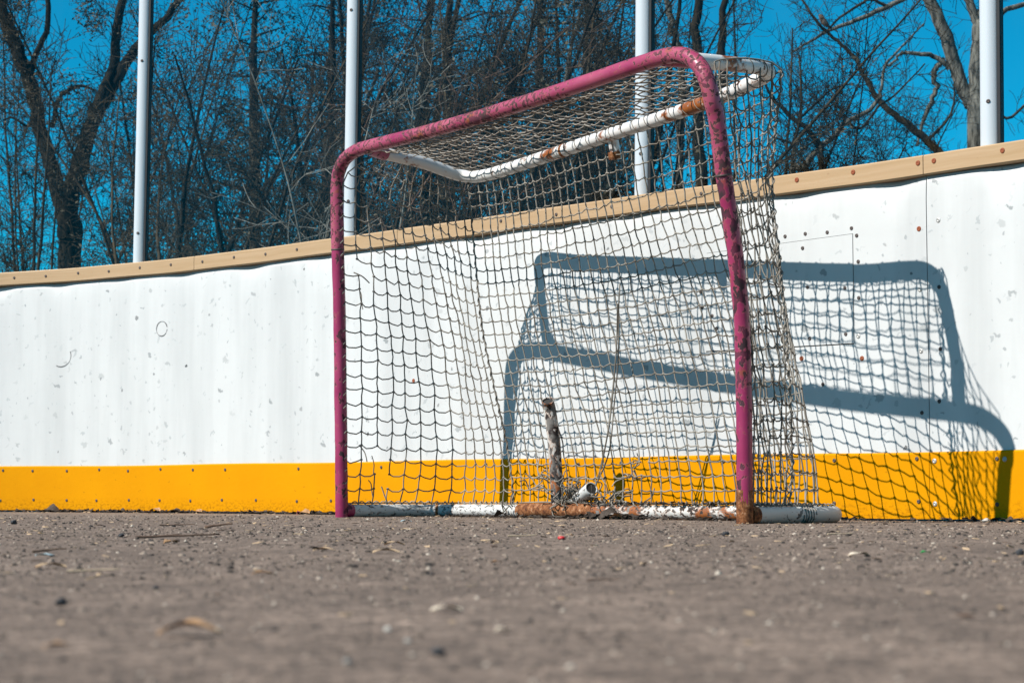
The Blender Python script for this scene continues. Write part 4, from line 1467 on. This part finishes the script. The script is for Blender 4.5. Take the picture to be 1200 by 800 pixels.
for i, (x, y, w, m, lb) in enumerate([
        (-.034, .946, .0068, 'stone_dark', 'blurred blue-black pebble in the middle foreground'),
        (-.30, 1.373, .0090, 'stone_dark', 'dark pebble on the left, nearer than the tan leaf'),
        (-.052, 1.027, .0040, 'stone_pale', 'tiny pale pebble just left of the blue-black pebble'),
        (-.072, .903, .0038, 'stone_pale', 'tiny pale pebble at the bottom of the picture, left of centre'),
        (-.067, 1.11, .0050, 'stone_pale', 'pale pebble below the cream-coloured leaf'),
        (.378, 3.64, .014, 'stone_dark', 'dark pebble in front of the right goal post'),
        (.62, 2.512, .0126, 'stone_dark', 'dark pebble at the right edge of the asphalt'),
        (1.245, 5.40, .022, 'stone_pale', 'pale grey pebble against the kick plate beside the goal shadow'),
        (-1.236, 5.1, .019, 'stone_dark', 'dark pebble near the kick plate at the far left'),
        (-.678, 3.567, .012, 'stone_dark', 'dark pebble left of the long dark twig'),
        (-.278, 1.608, .005, 'stone_dark', 'tiny dark pebble left of the curled brown leaf')]):
    stone_obj(x, y, w, M[m], lb, i)
stone_obj(.081, 3.365, .014, M['red_plastic'], 'small red plastic bit lying in front of the goal', 31, 'plastic_scrap', 'scrap', .5)
leaf_obj(.512, 2.548, .0145, M['green_plastic'], 'small bright green plastic scrap on the right of the asphalt', .3, .2, 71, .001, .6, 'plastic_scrap', 'scrap')
leaf_obj(-.555, 2.443, .022, M['shard'], 'pale plastic shard beside a dark twig at the left edge', .1, .1, 72, .001, .4, 'plastic_shard', 'scrap')
leaf_obj(-.283, 5.50, .030, M['shard'], 'pale blue plastic shard in front of the left base bar', .2, .3, 73, .001, .6, 'plastic_shard', 'scrap')

# loose grit: uncountable, one object
def grit(n_list):
    base = [(1, 0, 0), (-1, 0, 0), (0, 1, 0), (0, -1, 0), (0, 0, 1), (.6, .6, .55), (-.55, .6, .5), (-.6, -.55, .6), (.55, -.6, .5)]
    faces = [(0, 5, 8), (0, 2, 5), (2, 6, 5), (2, 1, 6), (1, 7, 6), (1, 3, 7), (3, 8, 7), (3, 0, 8), (4, 5, 6), (4, 6, 7), (4, 7, 8), (4, 8, 5)]
    base = np.array(base)
    fa = np.array(faces)
    Vs, Fs, Sh = [], [], []
    off = 0
    for n, d0, d1, s0, s1 in n_list:
        dd = np.sqrt(rng.uniform(d0 ** 2, d1 ** 2, n))
        xx = rng.uniform(-.42, .42, n) * dd * 1.0
        sz = s0 * (s1 / s0) ** (rng.random(n) ** 2.2)
        yaw = rng.uniform(0, 6.28, n)
        c, s = np.cos(yaw), np.sin(yaw)
        jt = 1 + rng.uniform(-.35, .35, (n, 9, 3))
        v = base[None] * jt * sz[:, None, None] * .5
        v[..., 2] *= rng.uniform(.5, 1.0, n)[:, None]
        v[..., 0] *= rng.uniform(.8, 1.6, n)[:, None]
        X = v[..., 0] * c[:, None] - v[..., 1] * s[:, None] + xx[:, None]
        Y = v[..., 0] * s[:, None] + v[..., 1] * c[:, None] + dd[:, None]
        Vs.append(np.stack([X, Y, v[..., 2] - .0002], -1).reshape(-1, 3))
        Fs.append((fa[None] + (np.arange(n) * 9)[:, None, None]).reshape(-1, 3) + off)
        Sh.append(np.repeat(rng.random(n) ** 1.3, 9))
        off += n * 9
    V_, F_, S_ = np.vstack(Vs), np.vstack(Fs), np.concatenate(Sh)
    # keep clear of the boards
    me = bpy.data.meshes.new('grit')
    me.vertices.add(len(V_))
    me.vertices.foreach_set('co', V_.ravel())
    me.loops.add(len(F_) * 3)
    me.loops.foreach_set('vertex_index', F_.ravel().astype(np.int32))
    me.polygons.add(len(F_))
    me.polygons.foreach_set('loop_start', np.arange(len(F_), dtype=np.int32) * 3)
    at = me.attributes.new('shade', 'FLOAT', 'POINT')
    at.data.foreach_set('value', S_)
    me.update()
    me.validate()
    me.materials.append(M['grit'])
    return tag(link('grit', me), 'loose fine grit scattered over the grey asphalt', 'grit', None, 'stuff')


grit([(16000, .6, 2.4, .0009, .0045), (14000, 1.8, 4.4, .0015, .0085), (12000, 3.5, 7.2, .0022, .0110)])


# dry leaf crumbs and dirt gathered along the foot of the boards and the base bar
mb = MB()
spots = []
for i in range(900):
    c_ = random.choice([.33, .5, .72, .92, 1.0, 1.08, 1.2, 1.55, 1.82, 1.9, 2.0]) + random.gauss(0, .07)
    if random.random() < .45: c_ = random.uniform(-.2, 5.0)
    q = wp(c_, 0, .012 + abs(random.gauss(0, .014)))
    spots.append((q, random.uniform(.005, .020)))
for i in range(420):
    u = random.uniform(0, 1.7) if i % 2 else random.gauss(.9, .14)
    q = np.array(bp(u, DEP - .03 - abs(random.gauss(0, .012)), 0))
    spots.append((q, random.uniform(.004, .016) * (1.7 if .78 < u < 1.05 else 1)))
for i in range(300):                                    # crumbs caught in the foot of the net
    u = random.uniform(.75, 1.68)
    q = np.array(bp(u, DEP - .012 + random.uniform(-.012, .012), .040 + random.uniform(0, .008)))
    spots.append((q, random.uniform(.004, .011)))
for q, w in spots:
    a = random.uniform(0, 6.28)
    e1 = np.array([math.cos(a), math.sin(a), random.uniform(-.1, .5)]) * w
    e2 = np.array([-math.sin(a), math.cos(a), random.uniform(-.3, .3)]) * w * .5
    b = np.array([q[0], q[1], q[2] + .002 + w * .35])
    dn = np.array([0, 0, -.0012])
    vs = [b - e1, b + e2, b + e1, b - e2]
    vs = [np.array([v[0], v[1], max(v[2], .0015)]) for v in vs]
    mb.add(vs + [v + dn for v in vs], [(0, 1, 2, 3), (7, 6, 5, 4), (0, 4, 5, 1), (1, 5, 6, 2), (2, 6, 7, 3), (3, 7, 4, 0)])
tag(mb.build('leaf_litter', M['leaf_dark'], None, False), 'dark crumbled leaf litter along the foot of the boards', 'litter', None, 'stuff')

# dry flakes of leaf and bark blown over the asphalt
mb = MB()
mb2 = MB()
for i in range(900):
    dd = math.sqrt(random.uniform(1.0, 40))
    q = np.array([random.uniform(-.40, .40) * dd, dd, 0])
    if i % 4 == 0:
        q = wp(random.uniform(-.3, 5.0), 0, abs(random.gauss(.05, .25)))
    w = random.uniform(.003, .0105) * (1 if dd > 2.5 else .6)
    a = random.uniform(0, 6.28)
    e1 = np.array([math.cos(a), math.sin(a), random.uniform(-.05, .2)]) * w
    e2 = np.array([-math.sin(a), math.cos(a), random.uniform(-.25, .25)]) * w * random.uniform(.25, .55)
    b = np.array([q[0], q[1], .0012 + w * .25])
    vs = [b - e1, b + e2 - e1 * .1, b + e1, b - e2 + e1 * .15]
    vs = [np.array([v[0], v[1], max(v[2], .0010)]) for v in vs]
    (mb if i % 3 else mb2).add(vs + [v - np.array([0, 0, .0008]) for v in vs], [(0, 1, 2, 3), (7, 6, 5, 4), (0, 4, 5, 1), (1, 5, 6, 2), (2, 6, 7, 3), (3, 7, 4, 0)])
tag(mb.build('leaf_flakes', M['leaf_tan'], None, False), 'tiny tan flakes of dry leaf scattered over the asphalt', 'litter', None, 'stuff')
tag(mb2.build('bark_flakes', M['twig'], None, False), 'tiny dark flakes of bark scattered over the asphalt', 'litter', None, 'stuff')
